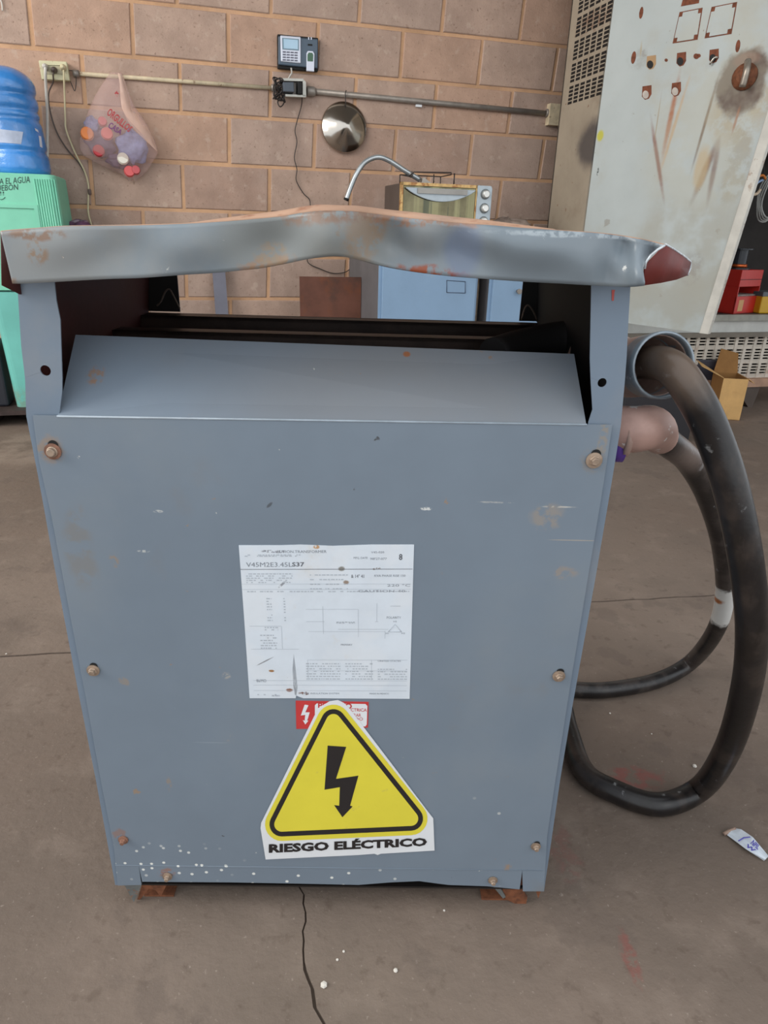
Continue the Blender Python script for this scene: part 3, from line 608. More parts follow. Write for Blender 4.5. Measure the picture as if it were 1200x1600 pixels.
# outlet
t, f = wallthing('outlet_box', 'cream double power outlet on the block wall above the water dispenser', 'outlet', 84, 110)
mout = mk('aged_cream_plastic', (206, 200, 164), .5, vary=.08, vscale=30, layers=[dict(scale=60, lo=.6, hi=.68, col=(150, 136, 96), amt=.6)])
MB().prism(px(f, [(60, 94), (104, 96), (109, 126), (65, 124)], -.04), (0, .04, 0)).build('cover_plate', mout, t, bevel=.003)
for x in (75, 90): MB().prism(px(f, [(x-7, 103), (x+7, 103.5), (x+8, 116), (x-6, 115)], -.043), (0, .004, 0)).build('socket', plain('socket_grey', (176, 168, 140), .5), t)
MB().tube([f.Y(70, 102, -.0415), f.Y(98, 102.5, -.0415)], .0008, 5).build('seam_line', plain('seam_dark', (90, 84, 66), .6), t)
def cord(name, label, pts, off, r, mat, plug=None, sub=6, plugcol=None):
    P0 = WF.Y(pts[0][0], pts[0][1], 0); f = WF.sub((P0.x, 0, P0.z)); t = thing(name, label, 'cord', f)
    MB().tube([f.Y(x, y, -(off[i] if isinstance(off, (list, tuple)) else off)) for i, (x, y) in enumerate(pts)], r, 8, sub=sub).build('wire', mat, t)
    if plug:
        x, y = pts[0]; MB().lathe(f.Y(x, y, -.043), (0, -1, 0), [(.011, 0), (.013, .006), (.009, .026), (.004, .034)], n=12).build('plug', mat, t)
    return t
mwc = plain('white_cord', (206, 200, 190), .5); mcc = plain('cream_cord', (214, 202, 164), .5); mbc = plain('black_cord', (44, 38, 36), .5)
cord('white_cable', 'thick white cord hanging straight from the outlet to the water dispenser', [(71, 105), (71, 116), (72, 140), (74, 180), (74, 230), (74, 272), (74, 300)], [.07, .065, .04, .06, .10, .14, .16], .0062, mwc, True)
cord('cream_cable', 'thin cream cord curving down from the right socket of the outlet', [(99, 106), (100, 122), (101, 150), (102, 185), (104, 205), (118, 240), (131, 265), (138, 288), (138, 310), (138, 332), (143, 352), (150, 380)], [.06, .05]+[.02]*10, .0036, mcc, True)
cord('dark_cable', 'thin dark cord running from the outlet down to the cream cord', [(85, 110), (83, 116), (83, 128), (76, 146), (78, 172), (88, 205), (104, 232), (124, 256), (136, 278)], [.05, .06, .03]+[.012]*6, .003, plain('dark_cord', (84, 72, 66), .5), True)
cord('wire_loop', 'small loop of thin wire hanging beside the outlet end of the conduit', [(108, 110), (116, 112), (119, 125), (117, 142), (112, 132), (108, 122)], .02, .0016, mbc)
MB().lathe(WF.w(WF.Y(140, 300, -.02)), (0, 0, 1), [(.006, -.012), (.008, -.008), (.008, .008), (.006, .012)], n=10).build('cord_knot', plain('brown_tape', (110, 92, 84), .7))
tag(bpy.data.objects['cord_knot'], 'small lump of grey-brown tape on the thin cream cord', 'tape')
cord('white_wire', 'short white wire end hanging at the top left corner of the wall', [(-2, -20), (0, -4), (3, 6), (4, 17)], .01, .003, mwc)
# junction box with adapters
t, f = wallthing('junction_box', 'open metal junction box below the time clock with dark adapters plugged in', 'outlet', 461, 137)
b = MB()
q = px(f, [(446, 123), (474, 124), (478, 128), (478, 151), (446, 150)], -.045)
MB().prism(px(f, [(446, 123), (474, 124), (478, 128), (478, 151), (446, 150)], -.02), (0, .02, 0)).build('back_box', msteel, t)
for pts in ([(442, 122), (474, 123), (474, 127), (442, 126)], [(446, 147), (478, 148.5), (478, 152), (446, 150.5)], [(473, 124), (478, 128), (478.5, 151), (473, 150)]): MB().prism(px(f, pts, -.055), (0, .04, 0)).build('box_rim', mk('galvanised', (176, 174, 166), .4, .5), t)
MB().prism(px(f, [(442, 128), (459, 128), (460, 144), (443, 143)], -.08), (0, .06, 0)).build('adapter', mk('adapter_grey', (70, 78, 88), .4), t, 'dark grey adapter block', bevel=.003)
MB().prism(px(f, [(465, 127), (472, 128), (472, 147), (465, 147)], -.07), (0, .05, 0)).build('adapter', mblack, t, 'black adapter block', bevel=.003)
MB().tube([f.Y(455, 106, -.03), f.Y(456, 114, -.03), f.Y(450, 124, -.03)], .004, 8).build('stub_wire', plain('pale_wire', (190, 184, 176), .5), t)
rn = random.Random(11); pts = []
for k in range(46):
    a = k*1.1; pts.append((436+6*math.sin(a)+rn.uniform(-4, 4), 139+16*math.cos(a*.63)+rn.uniform(-5, 5)))
pts += [(437, 150), (434, 160), (438, 167), (444, 160), (442, 148)]
t2 = cord('tangled_cord', 'tangle of thin dark cord bunched left of the junction box', pts, [rn.uniform(.03, .06) for _ in pts], .0028, mbc, sub=3)
cord('thin_black_cord', 'long thin black wire dropping from the junction box down the wall', [(472, 150), (471, 165), (464, 190), (461, 205), (464, 222), (460, 246), (464, 265), (463, 282), (474, 302), (484, 313), (484, 330), (480, 365), (480, 400), (483, 412), (500, 420), (520, 427), (540, 425), (552, 415)], [.05]+[.012]*17, .0022, mbc)
# time clock
t, f = wallthing('time_clock', 'black and silver fingerprint time clock mounted high on the wall', 'time clock', 465, 85)
mbody = plain('slate_plastic', (72, 88, 104), .35); msil = plain('silver_plastic', (206, 210, 222), .3, .2)
MB().prism(px(f, [(433.5, 53), (497.5, 59), (497, 112), (434, 107)], -.022), (0, .022, 0)).build('back_housing', mblack, t, bevel=.004)
MB().prism(px(f, [(435, 56), (497, 61), (496.5, 107), (435, 101)], -.034), (0, .014, 0)).build('housing', mbody, t, bevel=.004)
MB().prism(px(f, [(438, 55), (470, 57.5), (470, 99), (439, 96)], -.039), (0, .006, 0)).build('face_plate', msil, t, bevel=.003)
MB().prism(px(f, [(441, 59), (467, 61), (467, 79), (441.5, 77)], -.0405), (0, .002, 0)).build('screen_frame', plain('lcd_rim', (110, 136, 150), .3), t)
MB().prism(px(f, [(443, 60.5), (465.5, 62.5), (465.5, 77), (443.5, 75.5)], -.0415), (0, .002, 0)).build('screen', plain('lcd', (172, 204, 226), .15), t)
for r in range(4):
    for c in range(4):
        x = 444.3+c*6.1; y = 81+r*4.1+c*.4
        MB().prism(px(f, [(x-2.4, y-1), (x+2.4, y-.8), (x+2.4, y+1.1), (x-2.4, y+.9)], -.041), (0, .002, 0)).build('key', plain('key_grey', (96, 96, 112), .5) if (r, c) == (0, 0) else bpy.data.materials['key_grey'], t)
MB().prism(px(f, [(479, 83), (481, 79.5), (489, 80), (491.5, 84), (491, 112), (479, 111)], -.042), (0, .010, 0)).build('sensor_bar', msil, t, bevel=.002)
MB().prism(px(f, [(480.5, 85), (482.5, 82), (488, 82.5), (489.5, 86), (489, 96), (480.5, 95.5)], -.0435), (0, .002, 0)).build('sensor_window', plain('green_glass', (24, 84, 50), .15), t)
MB().prism(px(f, [(481, 68.5), (488, 69), (488, 71.5), (481, 71)], -.0355), (0, .002, 0)).build('speaker_slot', mblack, t)
for x in (482.5, 486.5): MB().prism(px(f, [(x-1, 58), (x+.6, 58), (x+.8, 62), (x-.8, 62)], -.0355), (0, .002, 0)).build('indicator', msil, t)
# stainless cone hanging from the pipe
t, f = wallthing('cone_lid', 'shiny stainless cone-shaped lid hanging from the conduit', 'lid', 538, 198)
c = f.Y(538, 199, -.012)
mss = plain('stainless', (196, 188, 178), .16, 1.0)
MB().lathe(c, Vector((.0, -1, .10)), [(.106, -.004), (.110, 0), (.106, .004), (.080, .016), (.05, .031), (.02, .045), (.001, .050)], n=48).build('cone', mss, t)
MB().tube([f.Y(541, 141, -.03), f.Y(539.5, 146, -.034), f.Y(540, 160, -.018), f.Y(540, 168, -.02)], .0022, 6).build('hook', mbc, t)

# plastic bag of bottle caps
t, f = wallthing('plastic_bag', 'translucent pinkish plastic bag hanging from the conduit, red lettering, full of caps', 'bag', 185, 200)
rowsB = [(113, 172, 190), (122, 166, 194), (135, 157, 198), (150, 148, 203), (165, 141, 209), (180, 135, 220), (195, 131, 230), (208, 127, 237), (220, 124, 243), (232, 124, 246), (242, 130, 246), (250, 145, 242), (258, 160, 236), (266, 175, 230), (273, 188, 222), (280, 200, 212)]
def bagp(i, k, n, sc=1.):
    y, a, c = rowsB[i]; t_ = k/n*2*math.pi; w = (c-a)/2*sc; mx = (a+c)/2
    dep = .022+.05*math.sin(math.pi*min(1, max(0, (i-1)/13)))
    rip = 1+.07*math.sin(7*t_+i*.9)+.05*math.sin(13*t_-i*.6)
    dd = dep*(.5-.5*math.sin(t_)*rip)
    return f.Y(mx+w*math.cos(t_), y+3*math.sin(3*t_+i)*(i/15), -(.014+dd*sc*1.25 if sc == 1 else .02+dd))
b = MB(); b.loft([[bagp(i, k, 32) for k in range(32)] for i in range(len(rowsB))], smooth=True)
mbag = mk('thin_plastic', (226, 192, 184), .3, vary=.05, alpha=.30, spec=.6, bump=(30, .5, .01)); b.build('bag_skin', mbag, t)
# the loose handle fold on the right
h0 = [(184, 114), (187, 130), (188, 150), (190, 168), (200, 190), (215, 208), (232, 224), (245, 236)]; h1 = [(192, 116), (197, 140), (203, 158), (206, 174), (216, 180), (226, 192), (236, 208), (247, 238)]
b = MB(); b.grid([[f.Y(x, y, -.088) for x, y in h0], [f.Y((x+x2)/2, (y+y2)/2, -.096) for (x, y), (x2, y2) in zip(h0, h1)], [f.Y(x, y, -.07) for x, y in h1]]); b.build('bag_handle', mk('thin_plastic_fold', (222, 184, 164), .3, alpha=.62, spec=.6, bump=(40, .5, .01)), t, 'paler folded handle of the bag')
mrl = plain('red_bag_print', (170, 44, 50), .5); mpl = plain('purple_bag_print', (110, 50, 110), .5)
b = MB(); b.text('ORGULLOS', quadmap(f, [(166, 179), (201, 207), (208, 199), (172, 168)], -.112), bold=.02); b.text('*', quadmap(f, [(180, 154), (186, 155), (185, 142), (179, 142)], -.105), bold=.06); b.build('lettering', mrl, t)
b = MB(); b.text('CASA', quadmap(f, [(168, 199), (188, 211), (192, 204), (173, 190)], -.114), bold=.02); b.build('lettering', mpl, t)
for (x, y, r, col, nm, lb) in ((136, 209, .026, (226, 130, 62), 'bottle_cap', 'orange bottle cap low at the left in the hanging bag'), (167, 209, .024, (226, 110, 104), 'bottle_cap', 'coral pink bottle cap under the lettering of the bag'), (154, 236, .024, (186, 48, 56), 'bottle_cap', 'dark red bottle cap low in the hanging bag'),
                              (192, 248, .0235, (232, 226, 212), 'bottle_cap', 'white bottle cap near the bottom of the hanging bag'), (202, 268, .022, (216, 92, 92), 'bottle_cap', 'red cap in the bottom tip of the hanging bag'), (160, 190, .018, (206, 100, 104), 'bottle_cap', 'small dull pink cap highest in the hanging bag'), (212, 266, .018, (196, 84, 88), 'bottle_cap', 'dusky red cap right of the bottom tip of the bag')):
    p = f.Y(x, y, -.078); g = f.sub(p); T_ = thing(nm, lb, 'cap', g)
    mm = plain('cap_%d' % x, col, .4)
    MB().lathe((0, .007, 0), (.1, -1, .2), [(r, 0), (r, .010), (r*.9, .014), (r*.3, .0145)], n=20, smooth=False).build('cap_shell', mm, T_)
    MB().lathe((0, .007, 0), (.1, -1, .2), [(r*1.05, -.003), (r*1.05, .002)], n=20).build('cap_ring', mm, T_)
def lump(pos, rad, seed, mat, name, lab, cat, n=14, amp=.25, flat=False, yaw=0):
    rn = random.Random(seed); ph = [rn.uniform(0, 6) for _ in range(8)]; b = MB(); R = []
    for i in range(n+1):
        th = math.pi*i/n; ring = []
        for k in range(n*2):
            a = math.pi*k/n
            q = 1+amp*(.5*math.sin(3*a+ph[0]+2*th)+.3*math.sin(5*a+ph[1]-3*th)+.3*math.sin(7*th+ph[2]+a))
            s = max(math.sin(th), .02); ring.append(Vector((rad[0]*s*math.cos(a)*q, rad[1]*s*math.sin(a)*q, rad[2]*math.cos(th)*q)))
        R.append(ring)
    b.loft(R, smooth=True); return tag(b.build(name, mat, fr=Fr(pos, yaw)), lab, cat)
mbl = mk('blue_film', (126, 140, 186), .3, vary=.25, vscale=40, bump=(60, .4, .01)); mpu = mk('dark_violet_film', (84, 66, 104), .35, vary=.3, vscale=50)
lump(f.w(f.Y(208, 230, -.055)), (.064, .018, .060), 4, mbl, 'crumpled_film', 'blue crumpled plastic filling the right of the hanging bag', 'plastic', yaw=WYAW)
lump(f.w(f.Y(157, 224, -.046)), (.060, .014, .050), 9, mpu, 'crumpled_film', 'dark violet crumpled plastic at the left of the hanging bag', 'plastic', yaw=WYAW)
lump(f.w(f.Y(143, 195, -.045)), (.03, .012, .03), 2, mbl, 'crumpled_film', 'small blue crumpled plastic at the upper left of the hanging bag', 'plastic', yaw=WYAW)

lump(f.w(f.Y(186, 252, -.050)), (.052, .014, .026), 17, mpu, 'crumpled_film', 'dark violet crumpled plastic along the bottom of the hanging bag', 'plastic', yaw=WYAW)
# ------------------------------------------------------------------ water dispenser, left
DY = -.34
DF = WF.sub((WF.Y(92, 300, DY).x-.165, DY, 0))       # origin: centre of the front face, on the floor
t = thing('water_dispenser', 'mint green water dispenser with handwritten marker note on its front', 'water dispenser', DF)
mmint = mk('mint_plastic', (128, 206, 176), .45, vary=.06, vscale=6, layers=[dict(scale=20, lo=.68, hi=.72, col=(176, 190, 160), amt=.6)])
zt_ = DF.Y(60, 272, 0).z; zm = DF.Y(10, 455, 0).z; zb = .075
b = MB(); cw = .165
def body(z0, z1, w0, w1, d0=.30, rr=.03):
    out = []
    for z, w in ((z0, w0), (z1, w1)):
        ring = []
        for (cx_, cy_, a0) in ((w-rr, rr, -90), (w-rr, d0-rr, 0), (-w+rr, d0-rr, 90), (-w+rr, rr, 180)):
            for k in range(6):
                a = math.radians(a0+18*k); ring.append(Vector((cx_+rr*math.cos(a), cy_+rr*math.sin(a), z)))
        out.append(ring)
    return out
b = MB(); b.loft(body(zm+.004, zt_-.006, .168, .158)+[[Vector((p.x*.96, .15+(p.y-.15)*.96, zt_)) for p in body(0, 1, .168, .158)[1]]]); b.build('head', mmint, t)
b = MB(); b.loft(body(zb, zm-.004, .140, .162)); b.build('cabinet_body', mk('teal_plastic', (110, 188, 176), .45, vary=.12, vscale=3, layers=[dict(at=(0, 0, zb), rad=(.5, .5, .10), wob=.8, wscale=20, col=(130, 140, 112), amt=.5)]), t)
MB().box((-.15, .01, zm-.006), (.15, .28, zm+.006)).build('body_seam', plain('seam_shadow_gap', (50, 92, 84), .7), t)
for k in range(9):
    x = .085+k*.0092
    MB().tube([Vector((x+(.008 if k > 6 else 0)*0, -.0015+(.006*max(0, k-6))**1.0*.6, zm+.012)), Vector((x-.006, -.0015+.004*max(0, k-6), zt_-.018))], .0032, 8).build('flute', mmint, t)
# recessed niche frame and handwriting
n0 = DF.Y(52, 320, 0)
b = MB(); zt2 = n0.z; 
b.prism([Vector((-.15, -.006, zt2)), Vector((.078, -.006, zt2)), Vector((.078, -.006, zm+.01)), Vector((.068, -.006, zm+.01)), Vector((.063, -.006, zt2-.014)), Vector((-.15, -.006, zt2-.014))], (0, .006, 0)); b.build('niche_frame', mmint, t)
mpen = plain('marker_ink', (40, 64, 60), .6)
def wtxt(b, s, q, bold=0): return b.text(s, quadmap(DF, q, -.0012), bold=bold)
wtxt(MB(), 'A EL AGUA', [(-1, 288), (47, 285.5), (47, 275), (-1, 279)]).build('lettering', mpen, t); wtxt(MB(), 'HUEBÓN', [(-12, 299), (28, 296.5), (28, 285), (-12, 288)]).build('lettering', mpen, t); wtxt(MB(), '!!', [(0, 305), (6, 305), (6, 299), (0, 299)]).build('lettering', mpen, t)
b = MB(); b.tube([DF.Y(-4, 309, -.0012), DF.Y(1, 312, -.0012), DF.Y(5, 311, -.0012), DF.Y(8, 308, -.0012)], .0009, 5); b.build('drawn_smile', mpen, t)
# black low platform below
PB = Fr(DF.w((0, 0, 0)), WYAW)
t = thing('platform', 'low dark wooden platform under the green water dispenser', 'platform', PB)
mdw = mk('dark_wood', (58, 44, 40), .7, vary=.3, vscale=20)
for k in range(4): MB().box((-.30, -.06+k*.10, .055), (.172, .03+k*.10, .075)).build('board', mdw, t)
for x in (-.28, .115): MB().box((x, -.04, 0), (x+.05, .31, .055)).build('runner', mdw, t)
# water bottle
bc = DF.w((.0, .15, zt_))
BF = Fr(bc, 0); t = thing('water_bottle', 'large translucent blue water bottle upturned on the green dispenser', 'bottle', BF)
mblu = mk('blue_polycarbonate', (60, 140, 216), .2, vary=.25, vscale=5, trans=.12, spec=.8, coat=.6, bump=(9, .25, .03), ior=1.45)
hh = BF.Y(20, 104, 0).z
R0 = .124; prof = []
for k in range(49):
    s = k/48; z = s*hh; r = R0*(1-.16*s)
    for zc in (.22, .52, .60, .74): r -= .008*math.exp(-((s-zc)/.026)**2)
    r += .002*math.sin(s*9)
    if s > .82: r *= math.sqrt(max(0, 1-((s-.82)/.185)**2))*.98+.02
    if s < .05: r *= .93+1.4*s
    prof.append((r, z))
MB().lathe((0, 0, 0), (0, 0, 1), prof, n=48).build('bottle_body', mblu, t)
def onbottle(x, y):
    """point of the bottle's side met by a pixel's ray"""
    p = CAM.copy(); d = ray(x, y).normalized()
    lo = (BF.o-CAM).length-.6
    for k in range(2400):
        q = CAM+d*(lo+k*.0005); s = (q.z-BF.o.z)/hh
        if 0 < s < 1:
            r = R0*(1-.16*s)+.0015
            if (q-BF.o).xy.length <= r: return BF.l(q)
    return None
def decal(pts4, nu, nv, mat, name, par):
    bl, br, tr_, tl = [Vector(p) for p in pts4]; rows = []
    for j in range(nv+1):
        row = []
        for i in range(nu+1):
            u = i/nu; v = j/nv; p = (bl*(1-u)+br*u)*(1-v)+(tl*(1-u)+tr_*u)*v; q = onbottle(p.x, p.y)
            if q is None: q = row[-1] if row else Vector((R0, 0, .1))
            q = Vector((q.x*1.008, q.y*1.008, q.z)); row.append(q)
        rows.append(row)
    MB().grid(rows).build(name, mat, par)
decal([(-6, 222), (33, 225), (36, 206), (-6, 201)], 8, 4, mk('worn_label', (176, 186, 206), .5, vary=.1, vscale=30), 'label_strip', t)
decal([(62, 229), (66, 231), (64, 213), (60, 212)], 2, 3, mk('label_white', (206, 214, 226), .5), 'label_strip', t)
decal([(55, 204), (60, 207), (59, 203), (54, 200)], 2, 2, bpy.data.materials['label_white'], 'label_strip', t)
# purple bundle and what it rests on (a low stool behind the transformer)
s0 = WF.Y(122, 352, -.14)
SF = WF.sub((s0.x-.02, -.14, 0)); t = thing('stool', 'plain wooden stool behind the transformer beside the green dispenser', 'stool', SF)
zs = s0.z-.055
MB().box((-.035, -.08, zs-.02), (.125, .08, zs)).build('seat', mdw, t)
for x in (-.03, .095):
    for y in (-.075, .05): MB().box((x, y, 0), (x+.025, y+.025, zs-.02)).build('leg', mdw, t)
lump(SF.w((.030, 0, zs+.036)), (.062, .06, .038), 12, mk('purple_cloth', (104, 68, 96), .8, vary=.25, vscale=30, layers=[dict(at=(0, 0, .035), rad=(.05, .05, .008), wob=.8, col=(190, 176, 186), amt=.5)]), 'cloth_bundle', 'dark purple cloth bundle peeking over the lid beside the green dispenser', 'cloth')
# unit bottom-left behind: dark leg at the dispenser's left side
MB().box((-.25, .02, .076), (-.17, .14, .36)).build('canister', plain('black_plastic', (34, 36, 44), .5), fr=DF, bevel=.01)
tag(bpy.data.objects['canister'], 'black container left of the green water dispenser at the picture edge', 'container')

# ------------------------------------------------------------------ lockers, oven, sheet seen past the lid
LY = -.62
mlock = mk('locker_blue', (134, 162, 190), .45, vary=.05, vscale=5, layers=[dict(scale=10, lo=.66, hi=.70, col=(176, 176, 160), amt=.25), dict(scale=11, lo=.70, hi=.72, col=(196, 186, 160), amt=.8)])
mlside = mk('locker_side', (104, 102, 104), .6, vary=.1)
def locker(label, xa, xb, ht, plate, gap=False):
    a = WF.Y(xa, 460, LY); c = WF.Y(xb, 470, LY); w = c.x-a.x; f = WF.sub((a.x, LY, 0)); t = thing('locker', label, 'locker', f)
    MB().box((0, .004, 0), (w, .60, ht)).build('carcass', mlside, t)
    MB().box((.0, -.001, .0), (w, .004, ht)).build('front_frame', mlock, t)
    d = MB().box((.014, -.016, .05), (w-.012, -.001, ht-.03)).build('door', mlock, t, bevel=.002)
    return t, f, w, d
t, f, w, d = locker('light blue-grey steel locker below the toaster oven, with a card holder', 591, 744, .80, True)
b = MB()
cq = [f.Y(698, 438, -.017), f.Y(727, 440, -.017), f.Y(727, 458, -.017), f.Y(698, 457, -.017)]
for i in range(4): b.tube([cq[i], cq[(i+1) % 4]], .0016, 5)
b.build('card_holder', plain('holder_edge', (70, 84, 104), .5), d)
LT = f.w((0, 0, .80))
t, f, w, d = locker('light blue-grey steel locker right of the one under the oven, partly hidden', 763, 872, .80, True)
MB().lathe(f.Y(809, 455, -.016), (0, -1, 0), [(.008, 0), (.008, .012), (.012, .016), (.012, .022)], n=12).build('knob', msteel, d)
g = WF.sub((WF.Y(753, 470, LY).x, LY+.10, 0))
t = thing('gas_cylinder', 'narrow worn beige cylinder standing between the two blue lockers', 'cylinder', g)
MB().lathe((0, 0, 0), (0, 0, 1), [(.02, 0), (.022, .02), (.022, .62), (.018, .66), (.012, .68), (.012, .72)], n=16).build('tube_body', mk('beige_worn', (150, 134, 116), .6, vary=.3, vscale=30), t)
MB().lathe((0, 0, 0), (0, 0, 1), [(.016, .72), (.018, .73), (.018, .78), (.01, .80)], n=12).build('cap', mk('brown_cap', (96, 76, 66), .6), t)
# toaster oven
OY = LY+.06
o0 = WF.Y(626, 284, OY); o1 = WF.Y(769, 291, OY)
OF = WF.sub((o0.x, OY, .80)); t = thing('toaster_oven', 'old silver toaster oven with gold trim and three knobs on the locker', 'oven', OF)
ow = o1.x-o0.x; oh = o0.z-.80
msil2 = mk('oven_silver', (176, 186, 192), .35, .3, vary=.06, vscale=20); mgold = mk('rusted_gold_trim', (206, 170, 112), .4, .4, vary=.2, vscale=30, layers=[dict(scale=22, lo=.5, hi=.6, col=(150, 92, 48), amt=.8)])
MB().box((0, .012, .012), (ow, .26, oh-.004)).build('shell', mk('oven_shell', (96, 86, 80), .5, .3), t, bevel=.004)
for x in (.02, ow-.05):
    for y in (.03, .21): MB().box((x, y, 0), (x+.025, y+.025, .012)).build('foot', mblack, t)
q = OF.Y(745, 300, 0).x
b = MB(); b.box((0, -.004, .012), (.012, .012, oh)); b.box((0, -.004, oh-.012), (q, .012, oh)); b.box((0, -.004, .012), (q, .012, .024)); b.box((q-.006, -.004, .012), (q, .012, oh)); b.build('trim_frame', mgold, t)
dr = MB().box((.014, -.002, .026), (q-.008, .008, oh-.014)).build('door_glass', mk('painted_reflection_glass', (120, 112, 86), .10, .8, vary=.3, vscale=8, layers=[dict(scale=11, stretch=(1, 0, 0), lo=.46, hi=.56, col=(156, 150, 112), amt=.6), dict(scale=13, stretch=(1, 0, .03), lo=.54, hi=.6, col=(62, 70, 64), amt=.7)]), t, 'mirror-dark glass door')  # greenish-brown bands put reflected surroundings into the glass colour
rows = []; zc = OF.Y(690, 292, 0).z; 
hx0 = OF.Y(633, 290, 0).x; hx1 = OF.Y(741, 296, 0).x; K = 16
topz = oh-.014
pts = [Vector((hx0+(hx1-hx0)*k/K, -.018, topz-.006)) for k in range(K+1)]+[Vector((hx0+(hx1-hx0)*(1-k/K), -.018, topz-.010-.048*math.sin(math.pi*(1-k/K))**.8)) for k in range(K+1)]
MB().prism(pts, (0, .010, 0)).build('handle', msil2, dr, 'crescent silver handle', bevel=.002)
MB().box((hx0+.05, -.026, topz-.028), (hx1-.04, -.018, topz-.008)).build('handle_grip', mk('handle_inset', (150, 146, 140), .3, .5), dr)
MB().prism([Vector((q+.001, -.006, .01)), Vector((ow, -.006, .01)), Vector((ow, -.006, oh-.012)), Vector((ow-.004, -.006, oh-.002)), Vector((ow-.012, -.006, oh)), Vector((q+.001, -.006, oh))], (0, .018, 0)).build('control_panel', msil2, t, bevel=.002)
for x, y in ((758, 303.5), (756.5, 325.5), (755, 346)):
    c = OF.Y(x, y, -.006); k_ = MB().lathe(c, (0, -1, 0), [(.021, 0), (.021, .003), (.019, .004)], n=20, smooth=False).build('knob', plain('knob_ring', (106, 112, 114), .4), t)
    MB().lathe(c, (0, -1, 0), [(.0165, .003), (.015, .018), (.012, .020)], n=20, smooth=False).build('knob_cap', mk('knob_metal', (226, 224, 218), .25, .6), k_)
zo = .80+oh-.004
# black wire rack on the oven
RF = WF.sub((OF.l(OF.w((0, 0, 0))).x+o0.x, OY, zo)); 
t = thing('wire_rack', 'small black wire rack lying on top of the toaster oven', 'rack', RF)
ra = RF.Y(637, 270, .08); rb = RF.Y(703, 267, .08); hz = .038
b = MB(); x0, x1 = ra.x, rb.x
b.tube([(x0, .06, .03), (x0+.01, .02, .045), (x1-.015, .02, .050), (x1, .06, .045), (x1, .20, .045), (x0, .20, .045), (x0, .06, .03)], .0024, 6)
b.tube([(x1, .02, .0024), (x1, .02, .048)], .0028, 6); b.tube([(x0+.1, .02, .0024), (x0+.1, .02, .04)], .0024, 6)
b.tube([(x0, .02, .0024), (x1, .02, .0024)], .0024, 6); b.tube([(x0, .20, .0024), (x0, .20, .045)], .0024, 6); b.tube([(x1, .20, .0024), (x1, .20, .045)], .0024, 6)
b.build('wire_frame', mbc, t)
b = MB()
for k in range(6): xx = x0+(x1-x0)*k/5; b.tube([(xx, .022, .0024), (xx, .20, .0024)], .0016, 5)
b.build('cross_wire', mbc, t, kind='stuff')
# bent tube
t = thing('bent_tube', 'bent bright metal tube arching left from the top of the oven', 'tube', RF)
b = MB(); b.tube([RF.Y(541, 312, .10), RF.Y(549, 290, .10), RF.Y(558, 270, .10), RF.Y(571, 253, .10), RF.Y(590, 245.5, .10), RF.Y(608, 251, .10), RF.Y(630, 265, .10), RF.Y(656, 281, .10)], .0105, 14, sub=5)
b.build('tube_body', mk('galvanised_tube', (184, 190, 192), .3, .7, vary=.15, vscale=20), t)
MB().lathe(RF.Y(541, 312, .10), RF.Y(541, 312, .10)-RF.Y(549, 290, .10), [(.0108, -.006), (.0115, -.004), (.0115, .003), (.008, .003)], n=12).build('open_end', mblack, t)
c = RF.Y(640, 271, .10); MB().lathe(c, RF.Y(656, 281, .10)-c, [(.0108, 0), (.013, .003), (.013, .012), (.0108, .015)], n=12).build('sleeve', mk('sleeve_grey', (120, 116, 112), .4, .5), t)
o_ = RF.Y(668, 280, .10)
MB().prism([(o_.x-.03, .09, .001), (o_.x+.04, .09, .001), (o_.x+.02, .09, .008), (o_.x-.018, .09, .030), (o_.x-.026, .09, .028)], (0, .03, 0)).build('mounting_wedge', mk('pale_wedge', (186, 178, 168), .5), t)
# crumpled grey sheet right of the oven on second locker
a = WF.Y(770, 326, LY+.12); c = WF.Y(840, 356, LY+.12)
lump(WF.w(((a.x+c.x)/2-.02, LY+.16, .80+.055)), (.13, .07, .060), 21, mk('grey_cloth', (150, 132, 120), .8, vary=.25, vscale=25, bump=(30, .5, .01)), 'cloth_heap', 'crumpled grey-brown cloth heap right of the toaster oven', 'cloth', yaw=WYAW, amp=.15)
# rusty sheet and flat bar against the wall
a = WF.Y(468, 432, -.30); f = WF.sub((a.x, -.30, 0)); c = f.Y(545, 434, 0)
t = MB().box((0, 0, 0), (c.x+.06, .006, a.z)).build('steel_sheet', mk('rusty_brown_sheet', (104, 66, 52), .7, .1, vary=.3, vscale=5, layers=[dict(scale=9, lo=.5, hi=.66, col=(124, 72, 44), amt=.7), dict(scale=4, lo=.55, hi=.66, col=(80, 58, 50), amt=.7)]), fr=f)
tag(t, 'rusty brown steel sheet standing against the left side of the blue locker', 'steel sheet')
b = MB(); p0 = WF.Y(332, 428, -.03); p1 = WF.Y(352, 428, -.03); p2 = WF.Y(337, 488, -.05); sl = (p2.x-p0.x)/(p2.z-p0.z); w_ = p1.x-p0.x
f = WF.sub((p0.x, -.08, 0)); zz = .62
def bx(z): return sl*(z-p0.z)*.3
b.loft([[Vector((bx(0), -.06, 0)), Vector((bx(0)+w_, -.06, 0)), Vector((bx(0)+w_, -.054, 0)), Vector((bx(0), -.054, 0))], [Vector((bx(.9), .066, .86)), Vector((bx(.9)+w_, .066, .86)), Vector((bx(.9)+w_, .072, .86)), Vector((bx(.9), .072, .86))]])
tag(b.build('flat_bar', mk('slate_paint', (108, 108, 120), .5), fr=f), 'slate grey flat steel bar leaning upright on the block wall', 'steel bar')

